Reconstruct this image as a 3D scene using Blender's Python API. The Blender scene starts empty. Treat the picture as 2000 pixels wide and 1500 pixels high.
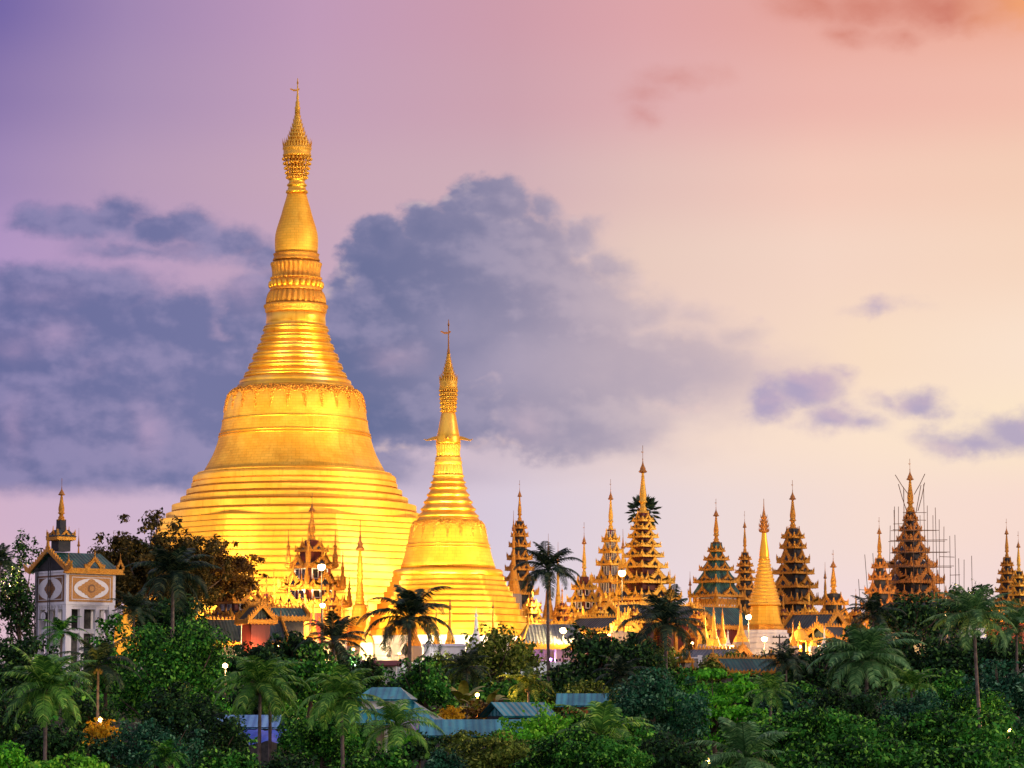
import bpy, math, random
import numpy as np
from mathutils import Vector, Matrix
rad = math.radians
SC = bpy.context.scene
COL = SC.collection

# ---------------------------------------------------------------- camera
F = 6000.0; PITCH = math.atan(650 / F); CAMZ = 20.0
cd = bpy.data.cameras.new('camera'); cam = bpy.data.objects.new('camera', cd); COL.objects.link(cam)
cd.sensor_width = 36; cd.lens = 36 * F / 2000; cd.clip_start = 1; cd.clip_end = 20000
cam.location = (0, 0, CAMZ); cam.rotation_euler = (math.pi / 2 + PITCH, 0, 0)
SC.camera = cam
SC.view_settings.view_transform = 'Standard'; SC.view_settings.look = 'None'
SC.view_settings.exposure = 0.0; SC.view_settings.gamma = 1.0
SC.cycles.max_bounces = 5; SC.cycles.transparent_max_bounces = 4
SC.cycles.diffuse_bounces = 2; SC.cycles.glossy_bounces = 3; SC.cycles.transmission_bounces = 2
SC.cycles.sample_clamp_indirect = 4.0

cP, sP = math.cos(PITCH), math.sin(PITCH)
def W(px, py, Y):
    dx = (px - 1000) / F; dy = (750 - py) / F
    y = cP - sP * dy; z = sP + cP * dy
    k = Y / y
    return Vector((dx * k, Y, CAMZ + z * k))
def ZP(py, Y): return W(1000, py, Y).z
def S(Y): return Y / F          # metres per photograph pixel at depth Y

def lin(c):
    return tuple(((x / 255) / 12.92 if x / 255 <= 0.04045 else ((x / 255 + 0.055) / 1.055) ** 2.4) for x in c)

# ---------------------------------------------------------------- node helpers
class NT:
    def __init__(s, tree): s.t = tree; s.n = tree.nodes; s.l = tree.links
    def new(s, typ, **kw):
        nd = s.n.new(typ)
        for k, v in kw.items(): setattr(nd, k, v)
        return nd
    def put(s, sock, v):
        if isinstance(v, E): s.l.new(v.s, sock)
        elif isinstance(v, bpy.types.NodeSocket): s.l.new(v, sock)
        else:
            if sock.type == 'RGBA' and len(v) == 3: v = (*v, 1)
            sock.default_value = v
    def math(s, op, a, b=0.0, c=None, clamp=False):
        nd = s.new('ShaderNodeMath', operation=op); nd.use_clamp = clamp
        s.put(nd.inputs[0], a); s.put(nd.inputs[1], b)
        if c is not None: s.put(nd.inputs[2], c)
        return E(s, nd.outputs[0])
    def mix(s, f, a, b, blend='MIX'):
        nd = s.new('ShaderNodeMix', data_type='RGBA', blend_type=blend)
        s.put(nd.inputs[0], f); s.put(nd.inputs[6], a); s.put(nd.inputs[7], b)
        return E(s, nd.outputs[2])
    def smooth(s, x, lo, hi):
        nd = s.new('ShaderNodeMapRange', interpolation_type='SMOOTHSTEP')
        s.put(nd.inputs[0], x); s.put(nd.inputs[1], lo); s.put(nd.inputs[2], hi)
        return E(s, nd.outputs[0])
    def ramp(s, f, stops, interp='LINEAR'):
        nd = s.new('ShaderNodeValToRGB'); cr = nd.color_ramp; cr.interpolation = interp
        while len(cr.elements) < len(stops): cr.elements.new(0.5)
        for e, (p, c) in zip(cr.elements, stops): e.position = p; e.color = (*c, 1)
        s.put(nd.inputs[0], f); return E(s, nd.outputs[0])
    def noise(s, vec, scale, detail=4, rough=0.5, lac=2.0, dist=0.0, out=0):
        nd = s.new('ShaderNodeTexNoise')
        if vec is not None: s.put(nd.inputs['Vector'], vec)
        s.put(nd.inputs['Scale'], scale); nd.inputs['Detail'].default_value = detail
        nd.inputs['Roughness'].default_value = rough; nd.inputs['Lacunarity'].default_value = lac
        nd.inputs['Distortion'].default_value = dist
        return E(s, nd.outputs[out])
    def xyz(s, x, y, z=0.0):
        nd = s.new('ShaderNodeCombineXYZ'); s.put(nd.inputs[0], x); s.put(nd.inputs[1], y); s.put(nd.inputs[2], z)
        return E(s, nd.outputs[0])
    def sep(s, v):
        nd = s.new('ShaderNodeSeparateXYZ'); s.put(nd.inputs[0], v)
        return [E(s, o) for o in nd.outputs]
class E:
    def __init__(s, nt, sock): s.nt = nt; s.s = sock
    def __add__(s, o): return s.nt.math('ADD', s, o)
    def __radd__(s, o): return s.nt.math('ADD', s, o)
    def __sub__(s, o): return s.nt.math('SUBTRACT', s, o)
    def __rsub__(s, o): return s.nt.math('SUBTRACT', o, s)
    def __mul__(s, o): return s.nt.math('MULTIPLY', s, o)
    def __rmul__(s, o): return s.nt.math('MULTIPLY', s, o)
    def __truediv__(s, o): return s.nt.math('DIVIDE', s, o)
    def max(s, o): return s.nt.math('MAXIMUM', s, o)
    def min(s, o): return s.nt.math('MINIMUM', s, o)

# ---------------------------------------------------------------- world: dusk sky with cloud banks, all by direction
SUN_EL, SUN_AZ = 9.0, 112.0      # degrees; azimuth from +Y towards +X: low in the west, right of the frame
world = bpy.data.worlds.new('World'); SC.world = world; world.use_nodes = True
t = NT(world.node_tree)
for nd in list(t.n): t.n.remove(nd)
tc = t.new('ShaderNodeTexCoord')
dx_, dy_, dz_ = t.sep(tc.outputs['Generated'])
hyp = t.math('SQRT', dx_ * dx_ + dy_ * dy_).max(0.001)
X = dx_ / hyp * 6.0 + 1.0                    # thousand units across the view direction
tanel = dz_ / hyp
V = 1.4 - tanel.min(3.0) * 6.0               # 1.4 at the horizon, 0 thirteen degrees up
Xn = (X / 2.0)
rows = [
 (0.0, [(0, (118, 103, 166)), (.12, (160, 134, 178)), (.3, (192, 153, 184)), (.5, (206, 156, 170)), (.63, (221, 164, 168)), (.8, (231, 167, 156)), (1, (237, 169, 146))]),
 (.18, [(0, (140, 120, 172)), (.12, (168, 142, 180)), (.3, (194, 158, 184)), (.5, (206, 162, 174)), (.63, (222, 172, 174)), (.8, (236, 181, 171)), (1, (242, 188, 170))]),
 (.35, [(0, (160, 136, 182)), (.12, (182, 153, 184)), (.3, (200, 166, 184)), (.5, (208, 174, 182)), (.63, (226, 190, 184)), (.8, (243, 201, 185)), (1, (244, 205, 182))]),
 (.5, [(0, (176, 148, 194)), (.3, (198, 166, 188)), (.5, (212, 182, 188)), (.63, (232, 202, 190)), (.8, (244, 212, 195)), (1, (246, 213, 190))]),
 (.7, [(0, (168, 146, 190)), (.3, (196, 168, 192)), (.5, (214, 188, 196)), (.7, (240, 210, 196)), (.85, (248, 220, 196)), (1, (250, 225, 204))]),
 (.85, [(0, (190, 160, 196)), (.3, (200, 176, 200)), (.5, (220, 198, 204)), (.7, (246, 220, 204)), (.85, (251, 226, 204)), (1, (252, 229, 200))]),
 (1.0, [(0, (208, 176, 200)), (.3, (204, 184, 208)), (.5, (216, 202, 218)), (.7, (236, 216, 214)), (.85, (246, 220, 208)), (1, (247, 218, 206))]),
 (1.25, [(0, (226, 190, 204)), (.3, (222, 196, 210)), (.5, (226, 212, 224)), (.7, (236, 216, 222)), (.85, (240, 216, 218)), (1, (240, 214, 214))]),
]
base = None
for i, (v, st) in enumerate(rows):
    c = t.ramp(Xn, [(p, lin(q)) for p, q in st])
    base = c if base is None else t.mix(t.smooth(V, rows[i - 1][0], v), base, c)
P0 = t.xyz(X, V * 1.35)
nA = t.noise(P0, 2.6, 5, .55); nB = t.noise(t.xyz(X, V * 1.35, 3.7), 2.6, 5, .55)
nC = t.noise(t.xyz(X, V * 1.3, 8.1), 9.0, 6, .6); nD = t.noise(t.xyz(X, V * 1.3, 5.5), 9.0, 6, .6)
nE = t.noise(t.xyz(X, V * 1.2, 2.2), 26.0, 4, .6); nF = t.noise(t.xyz(X, V * 1.2, 9.4), 26.0, 4, .6)
WX = X + (nA - .5) * 0.10 + (nC - .5) * .09 + (nE - .5) * .03
WV = V + (nB - .5) * 0.07 + (nD - .5) * .07 + (nF - .5) * .025
def blobs(lst, k=.12):
    d = None
    for cx, cy, rx, ry in lst:
        a = (WX - cx / 1000) / (rx / 1000); b = (WV - cy / 1000) / (ry / 1000)
        q = (1.0 - t.math('SQRT', a * a + b * b)) * (min(rx, ry) / 100.0)
        d = q if d is None else t.math('SMOOTH_MAX', d, q, k)
    return d
tex = t.noise(t.xyz(X, V * 1.4, 1.3), 6.0, 6, .5)
tx2 = t.noise(t.xyz(X + .012, V * 1.4 - .02, 1.3), 6.0, 6, .5)
big = t.noise(t.xyz(X, V * 1.2, 6.3), 3.0, 5, .55)
bg2_ = t.noise(t.xyz(X + .03, V * 1.2 - .04, 6.3), 3.0, 5, .55)
relief_ = (tex - tx2) * 2.6 + (big - bg2_) * 1.6
# A: the tall crisp-edged mass in the middle
dA = blobs([(915, 385, 62, 50), (985, 395, 62, 50), (1045, 392, 48, 38), (845, 432, 75, 62), (765, 470, 72, 60), (730, 530, 90, 75), (672, 585, 60, 62), (1135, 462, 66, 52), (1190, 520, 74, 62), (960, 490, 200, 110),
            (700, 680, 120, 150), (860, 600, 230, 170), (1060, 620, 230, 150), (1250, 610, 110, 60), (1360, 625, 80, 40), (1440, 665, 105, 46), (1280, 720, 230, 100), (1120, 805, 210, 110), (1240, 830, 120, 60), (780, 800, 240, 100)])
mA = t.smooth(dA + (tex - .5) * .7 + (nE - .5) * .10, -.05, t.smooth(X, .95, 1.4) * .35 + .20)
fadeA = t.smooth(X, 1.5, .9) * .46 + .48
# B: the left bank, flat bottomed, with a ragged strip above it
dB = blobs([(75, 436, 62, 38), (150, 448, 80, 40), (228, 428, 62, 50), (295, 460, 84, 46), (364, 436, 62, 50), (442, 474, 84, 46), (505, 494, 70, 46), (270, 500, 180, 30),
            (60, 585, 150, 72), (200, 590, 160, 72), (330, 640, 160, 80), (520, 610, 130, 90), (100, 700, 300, 130), (350, 760, 320, 150), (150, 880, 420, 120), (500, 870, 330, 120)])
mB = t.smooth(dB + (tex - .5) * .9 + (nE - .5) * .10, -.08, .34)
dV = blobs([(520, 950, 620, 50), (1130, 860, 300, 60), (1380, 760, 240, 90), (1080, 945, 420, 26)], .35)
mV = t.smooth(dV + (tex - .5) * .7, -.25, .7)
# C: broken clouds low on the right
dC = blobs([(1500, 792, 60, 44), (1560, 775, 80, 40), (1620, 830, 76, 38), (1690, 835, 66, 28), (1740, 790, 40, 20), (1800, 795, 60, 40), (1830, 860, 90, 30), (1900, 865, 150, 40), (1980, 845, 120, 46), (2060, 850, 100, 50), (1710, 605, 70, 22), (1645, 745, 24, 12)])
mC = t.smooth(dC + (tex - .5) * .7, -.10, .35)
# D: burnt orange scraps at the top right
dD = blobs([(1600, 5, 90, 36), (1690, -5, 110, 36), (1850, 5, 140, 46), (1910, 30, 110, 38), (1655, 60, 40, 22), (1770, 62, 34, 20), (1340, 140, 70, 30), (1270, 172, 56, 26), (1262, 212, 34, 24), (2000, 10, 110, 50)])
mD = t.smooth(dD + (tex - .5) * .6, -.2, .5)
# sunlit gaps and pale folds inside the masses
dH = blobs([(110, 660, 50, 34), (40, 690, 36, 24), (300, 545, 60, 34), (400, 530, 80, 30), (470, 570, 60, 40), (285, 850, 34, 48), (45, 850, 24, 60), (180, 720, 30, 14), (90, 590, 44, 14), (1380, 635, 40, 30), (1040, 840, 60, 55), (770, 700, 60, 40)])
mH = t.smooth(dH + (tex - .5) * .7, -.25, .9)
dS = blobs([(1000, 720, 260, 90), (1180, 600, 120, 60), (880, 640, 110, 60), (1330, 560, 160, 50)], .3)
mS = t.smooth(dS + (big - .5) * 1.4, -.3, .9)
flat = t.smooth(WV * .35 + V * .65 + t.smooth(X, .6, 1.4) * .085, .992, .945)
flatS = t.smooth(WV * .25 + V * .75 + t.smooth(X, .6, 1.4) * .06, 1.0, .94)
lowcol = t.ramp(Xn, [(0, lin((88, 99, 148))), (.2, lin((98, 108, 155))), (.34, lin((94, 105, 148))), (.43, lin((112, 116, 154))), (.52, lin((138, 134, 164))), (.62, lin((160, 150, 174))), (.75, lin((178, 163, 182))), (1, lin((150, 140, 184)))])
hicol = t.ramp(Xn, [(0, lin((138, 132, 176))), (.25, lin((150, 142, 180))), (.42, lin((150, 144, 176))), (.52, lin((172, 160, 182))), (.62, lin((192, 176, 188))), (.8, lin((212, 188, 192))), (1, lin((192, 168, 190)))])
pinkc = t.ramp(Xn, [(0, lin((190, 160, 196))), (.3, lin((196, 164, 194))), (.6, lin((214, 190, 196))), (1, lin((245, 215, 200)))])
shade = t.smooth(big * .7 + tex * .3 + relief_ * .45, .38, .70)
ccol = t.mix(t.math('MAXIMUM', shade * .75, mS * .85), lowcol, hicol)
edgeA = t.smooth(dA + (tex - .5) * .6, .55, .0)
sky = t.mix(mV * flatS * .55, base, hicol)
bcol = t.mix(shade * .8, lowcol, hicol)
sky = t.mix(mB * flat * .88, sky, t.mix(mH * .78, bcol, pinkc))
sky = t.mix(mA * flat * fadeA, sky, t.mix(mH * .6, t.mix(edgeA * .30, ccol, hicol), pinkc))
rim = t.smooth(dA + (tex - .5) * .6, .0, .12) * t.smooth(dA + (tex - .5) * .6, .42, .12) * t.smooth(relief_, .0, .35)
sky = t.mix(rim * flat * .5, sky, lin((230, 200, 196)))
sky = t.mix(mC * .8, sky, t.mix(shade, lin((158, 148, 190)), lin((190, 166, 192))))
sky = t.mix(mD * .9, sky, t.ramp(Xn, [(.6, lin((208, 146, 146))), (.75, lin((212, 134, 118))), (.93, lin((206, 122, 104))), (1, lin((240, 160, 110)))]))
# sky behind the viewer and overhead, brightened as added fill light
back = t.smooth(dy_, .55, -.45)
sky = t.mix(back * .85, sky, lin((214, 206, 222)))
zen = t.smooth(V, -.2, -6.0)
sky = t.mix(zen, sky, lin((176, 168, 196)))
below = t.smooth(V, 1.42, 1.7)
sky = t.mix(below, sky, (0.05, 0.05, 0.06))
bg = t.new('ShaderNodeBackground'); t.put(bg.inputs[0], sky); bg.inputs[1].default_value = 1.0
st_ = t.new('ShaderNodeTexSky'); st_.sky_type = 'NISHITA'; st_.sun_disc = False
st_.sun_elevation = rad(SUN_EL); st_.sun_rotation = rad(SUN_AZ)
bg2 = t.new('ShaderNodeBackground'); t.put(bg2.inputs[0], st_.outputs[0]); bg2.inputs[1].default_value = 0.002
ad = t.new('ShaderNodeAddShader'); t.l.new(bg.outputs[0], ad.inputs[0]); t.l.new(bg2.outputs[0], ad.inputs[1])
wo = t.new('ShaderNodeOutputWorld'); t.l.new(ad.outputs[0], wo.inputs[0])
world.cycles.sampling_method = 'MANUAL'; world.cycles.sample_map_resolution = 512

# the last sun, low on the right and towards the viewer's side, soft through the evening cloud
sl = bpy.data.lights.new('sun', 'SUN'); sl.energy = 1.3; sl.angle = rad(12); sl.color = (1, .80, .66)
so = bpy.data.objects.new('sun', sl); COL.objects.link(so)
sd = Vector((math.sin(rad(SUN_AZ)) * math.cos(rad(SUN_EL)), math.cos(rad(SUN_AZ)) * math.cos(rad(SUN_EL)), math.sin(rad(SUN_EL))))
so.rotation_euler = sd.to_track_quat('Z', 'Y').to_euler()

# ---------------------------------------------------------------- materials
MATS = {}
def mat(name):
    m = bpy.data.materials.new(name); m.use_nodes = True
    nt = NT(m.node_tree)
    bs = [n for n in nt.n if n.type == 'BSDF_PRINCIPLED'][0]
    MATS[name] = m
    return m, nt, bs
def bump(nt, bs, h, strength, dist):
    b = nt.new('ShaderNodeBump'); b.inputs['Strength'].default_value = strength; b.inputs['Distance'].default_value = dist
    nt.put(b.inputs['Height'], h); nt.l.new(b.outputs[0], bs.inputs['Normal'])
def gold(name, c1, c2, metal, rough, nscale, bstr, bdist, plates=None, crevice_shade=None):
    m, nt, bs = mat(name)
    tcn = nt.new('ShaderNodeTexCoord'); ob = tcn.outputs['Object']
    n1 = nt.noise(ob, nscale, 6, .62); n2 = nt.noise(ob, nscale * 7, 4, .6); n3 = nt.noise(ob, nscale * .18, 3, .5)
    col = nt.mix(nt.smooth(n1 * .6 + n3 * .4, .36, .66), c1, c2)
    h = n1 + n2 * .5
    if plates:
        br = nt.new('ShaderNodeTexBrick'); nt.l.new(tcn.outputs['UV'], br.inputs['Vector'])
        br.inputs['Scale'].default_value = 1.0; br.inputs['Brick Width'].default_value = plates[0]; br.inputs['Row Height'].default_value = plates[1]
        br.inputs['Mortar Size'].default_value = plates[2]; br.inputs['Mortar Smooth'].default_value = .3
        br.inputs['Color1'].default_value = (.90, .90, .90, 1); br.inputs['Color2'].default_value = (1, 1, 1, 1); br.inputs['Mortar'].default_value = (.72, .66, .6, 1)
        col = nt.mix(1.0, col, br.outputs[0], 'MULTIPLY')
        h = h * .6 + (1.0 - E(nt, br.outputs[1])) * .7
    if crevice_shade:
        w = nt.smooth(n1 * .45 + n2 * .55, .505, .60)
        col = nt.mix(w * crevice_shade, col, (.16, .07, .03))  # noise specks painting dark crevice shade into the carved gold
    if name in ('gold_leaf', 'gold_tier', 'gold_ring'):
        x_, y_, z_ = nt.sep(ob)
        st = nt.noise(nt.xyz(x_ * 1.2, y_ * 1.2, z_ * .10), 1.0, 5, .65)
        sp_ = nt.noise(ob, 2.6, 2, .5)
        col = nt.mix(nt.smooth(st, .52, .70) * .5, col, (.70, .30, .02))
        col = nt.mix(nt.smooth(n3, .55, .70) * .35, col, (.98, .72, .30))
        col = nt.mix(nt.smooth(sp_, .73, .77) * .7, col, (.20, .07, .01))
    nt.put(bs.inputs['Base Color'], col)
    bs.inputs['Metallic'].default_value = metal
    nt.put(bs.inputs['Roughness'], nt.math('MULTIPLY_ADD', n1, .34, rough - .14))
    bump(nt, bs, h, bstr, bdist)
    return m
gold('gold_leaf', (.95, .48, .035), (1, .61, .08), .74, .52, .35, .35, .05, plates=(1.2, .5, .03))
gold('gold_tier', (.96, .49, .04), (1, .62, .09), .74, .54, .25, .12, .03)
gold('gold_ring', (.97, .48, .035), (1, .60, .07), .88, .34, .5, .25, .04)
gold('gold_dark', (.62, .25, .03), (.92, .48, .06), .7, .42, 1.6, .9, .15, crevice_shade=.7)
gold('gold_carved', (.62, .24, .025), (.92, .46, .05), .5, .48, 1.3, 1.0, .25, crevice_shade=.75)
gold('gold_bright', (.88, .44, .04), (.97, .58, .08), .5, .42, 1.0, .8, .14, crevice_shade=.5)
gold('copper_gold', (.36, .13, .035), (.62, .28, .06), .55, .45, 2.0, .9, .12, crevice_shade=.6)
gold('orange_carved', (.55, .19, .03), (.82, .36, .06), .35, .5, 1.2, 1.0, .3, crevice_shade=.9)
def plain(name, c1, c2, rough=.7, scale=1.0, metal=0.0, bstr=.3, bdist=.03, streak=False, spec=None):
    m, nt, bs = mat(name)
    tcn = nt.new('ShaderNodeTexCoord'); ob = tcn.outputs['Object']
    v = ob
    if streak:
        x, y, z = nt.sep(ob); v = nt.xyz(x, y, z * .15)
    n1 = nt.noise(v, scale, 6, .62)
    nt.put(bs.inputs['Base Color'], nt.mix(nt.smooth(n1, .35, .66), c1, c2))
    bs.inputs['Roughness'].default_value = rough; bs.inputs['Metallic'].default_value = metal
    bump(nt, bs, n1, bstr, bdist)
    return m
plain('red_wall', (.09, .008, .007), (.17, .02, .013), .6, 1.5, streak=True)
plain('dark_wall', (.014, .018, .024), (.04, .036, .04), .7, 1.2)
plain('white_plaster', (.62, .58, .60), (.80, .77, .78), .75, .6, streak=True)
plain('white_paint', (.74, .72, .74), (.82, .80, .80), .5, 2.0)
plain('tower_white', (.74, .72, .78), (.88, .86, .88), .7, .8, streak=True)
plain('stone', (.24, .19, .16), (.38, .31, .27), .85, .7, streak=True)
plain('brick_wall', (.13, .06, .045), (.22, .12, .09), .9, .6, streak=True)
plain('concrete', (.25, .24, .24), (.36, .35, .34), .85, .5)
plain('metal_dark', (.03, .03, .034), (.07, .065, .06), .5, 3.0, metal=.5)
plain('bamboo', (.10, .05, .03), (.20, .11, .06), .7, 3.0)
plain('trunk_grey', (.10, .075, .065), (.20, .15, .13), .9, 3.0, bstr=.7, bdist=.05)
plain('trunk_brown', (.05, .03, .022), (.11, .07, .05), .9, 2.5, bstr=.8, bdist=.05)
plain('coconut', (.10, .09, .02), (.22, .15, .04), .6, 5.0)
plain('earth', (.03, .028, .016), (.06, .065, .025), .95, .2)
plain('paving', (.30, .26, .22), (.42, .37, .32), .8, .3)
plain('panel_gold', (.42, .17, .03), (.60, .28, .05), .55, 6.0, bstr=1, bdist=.04)
plain('panel_brown_shade', (.16, .07, .025), (.26, .13, .05), .6, 6.0, bstr=1, bdist=.04)  # roundel brown; also the left face's shade painted into its panel
plain('tarp', (.015, .06, .42), (.04, .13, .62), .45, 1.2, bstr=.8, bdist=.15)
plain('glass_dark', (.012, .014, .018), (.03, .03, .035), .15, 1.0)
plain('banana_leaf', (.16, .18, .02), (.30, .26, .04), .5, 1.5)
plain('wall_orange', (.45, .13, .03), (.55, .2, .05), .7, 1.0)
def ribbed(name, c1, c2, pitch, rough=.5, metal=0.0, nscale=.6, rust=None):
    m, nt, bs = mat(name)
    tcn = nt.new('ShaderNodeTexCoord')
    u, v, _ = nt.sep(tcn.outputs['UV'])
    n1 = nt.noise(tcn.outputs['Object'], nscale, 6, .65)
    r = nt.math('SINE', u * (2 * math.pi / pitch)) * .5 + .5
    rows_ = nt.math('FRACT', v / (pitch * 1.5))
    cell = nt.new('ShaderNodeTexWhiteNoise'); cell.noise_dimensions = '2D'
    nt.put(cell.inputs['Vector'], nt.xyz(nt.math('FLOOR', u / pitch), nt.math('FLOOR', v / (pitch * 6)), 0))
    col = nt.mix(nt.smooth(n1 * .75 + E(nt, cell.outputs[0]) * .25, .34, .68), c1, c2)
    if rust: col = nt.mix(nt.smooth(n1, .58, .70) * .7, col, rust)
    nt.put(bs.inputs['Base Color'], col)
    bs.inputs['Roughness'].default_value = rough; bs.inputs['Metallic'].default_value = metal
    bump(nt, bs, r + rows_ * .3, .7, pitch * .2)
    return m
ribbed('roof_green', (.010, .05, .045), (.03, .13, .105), .55)
ribbed('roof_dark', (.010, .022, .026), (.03, .05, .05), .5)
ribbed('roof_grey', (.06, .08, .10), (.14, .16, .18), .5)
ribbed('sheet_teal', (.015, .15, .19), (.05, .32, .37), .6, .26, .0, .35, rust=(.12, .07, .05))
ribbed('sheet_blue', (.08, .24, .50), (.2, .42, .68), .6, .26, .0, .35)
ribbed('sheet_purple', (.12, .10, .20), (.26, .2, .32), .6, .26, .0, .35)
def emit(name, c, s):
    m, nt, bs = mat(name)
    bs.inputs['Base Color'].default_value = (*c, 1); bs.inputs['Emission Color'].default_value = (*c, 1); bs.inputs['Emission Strength'].default_value = s
emit('lamp_amber', (1, .66, .26), 14)
emit('lamp_white', (.85, 1, .9), 6)
emit('lamp_violet', (.55, .25, 1), 3)
def leafmat(name, c1, c2, c3, trans=.22, rough=.5):
    m, nt, bs = mat(name)
    geo = nt.new('ShaderNodeNewGeometry'); tcn = nt.new('ShaderNodeTexCoord')
    r = E(nt, geo.outputs['Random Per Island'])
    n = nt.noise(tcn.outputs['Object'], .55, 3, .55)
    col = nt.mix(nt.smooth(n * .7 + r * .3, .38, .62), c1, c2)  # dark and pale clumps: shade between clumps put into the leaf colour
    col = nt.mix(nt.smooth(r, .78, .96), col, c3)  # random leaves painted paler as highlights
    nt.put(bs.inputs['Base Color'], col); bs.inputs['Roughness'].default_value = rough
    bs.inputs['Specular IOR Level'].default_value = .12
    tr = nt.new('ShaderNodeBsdfTranslucent'); nt.put(tr.inputs[0], col)
    mx = nt.new('ShaderNodeMixShader'); mx.inputs[0].default_value = trans
    out = [n_ for n_ in nt.n if n_.type == 'OUTPUT_MATERIAL'][0]
    nt.l.new(bs.outputs[0], mx.inputs[1]); nt.l.new(tr.outputs[0], mx.inputs[2]); nt.l.new(mx.outputs[0], out.inputs[0])
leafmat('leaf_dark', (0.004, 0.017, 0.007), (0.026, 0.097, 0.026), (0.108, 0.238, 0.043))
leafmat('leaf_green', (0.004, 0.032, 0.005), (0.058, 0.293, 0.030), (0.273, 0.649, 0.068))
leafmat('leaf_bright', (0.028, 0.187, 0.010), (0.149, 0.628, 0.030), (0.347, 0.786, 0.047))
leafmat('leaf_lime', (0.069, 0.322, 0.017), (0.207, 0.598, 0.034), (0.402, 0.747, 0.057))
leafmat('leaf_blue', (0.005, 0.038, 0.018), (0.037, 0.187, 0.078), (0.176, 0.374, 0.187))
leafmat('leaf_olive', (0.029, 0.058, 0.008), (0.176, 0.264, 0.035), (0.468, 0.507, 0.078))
leafmat('leaf_amber', (0.050, 0.025, 0.006), (0.238, 0.119, 0.020), (0.461, 0.259, 0.043))  # amber lamplight painted into the leaf colour
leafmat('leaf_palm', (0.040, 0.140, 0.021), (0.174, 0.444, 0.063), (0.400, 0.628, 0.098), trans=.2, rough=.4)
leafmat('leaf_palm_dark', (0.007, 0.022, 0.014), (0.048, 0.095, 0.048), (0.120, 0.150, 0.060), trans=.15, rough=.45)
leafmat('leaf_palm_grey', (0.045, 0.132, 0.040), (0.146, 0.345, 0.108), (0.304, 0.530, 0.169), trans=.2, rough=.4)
leafmat('leaf_bronze', (.020, .022, .006), (.10, .075, .016), (.26, .17, .04))
leafmat('leaf_flower', (.55, .28, .01), (.75, .45, .02), (.8, .6, .05))  # flower yellow; also paints lamplight into the shrub behind the left palm

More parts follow.
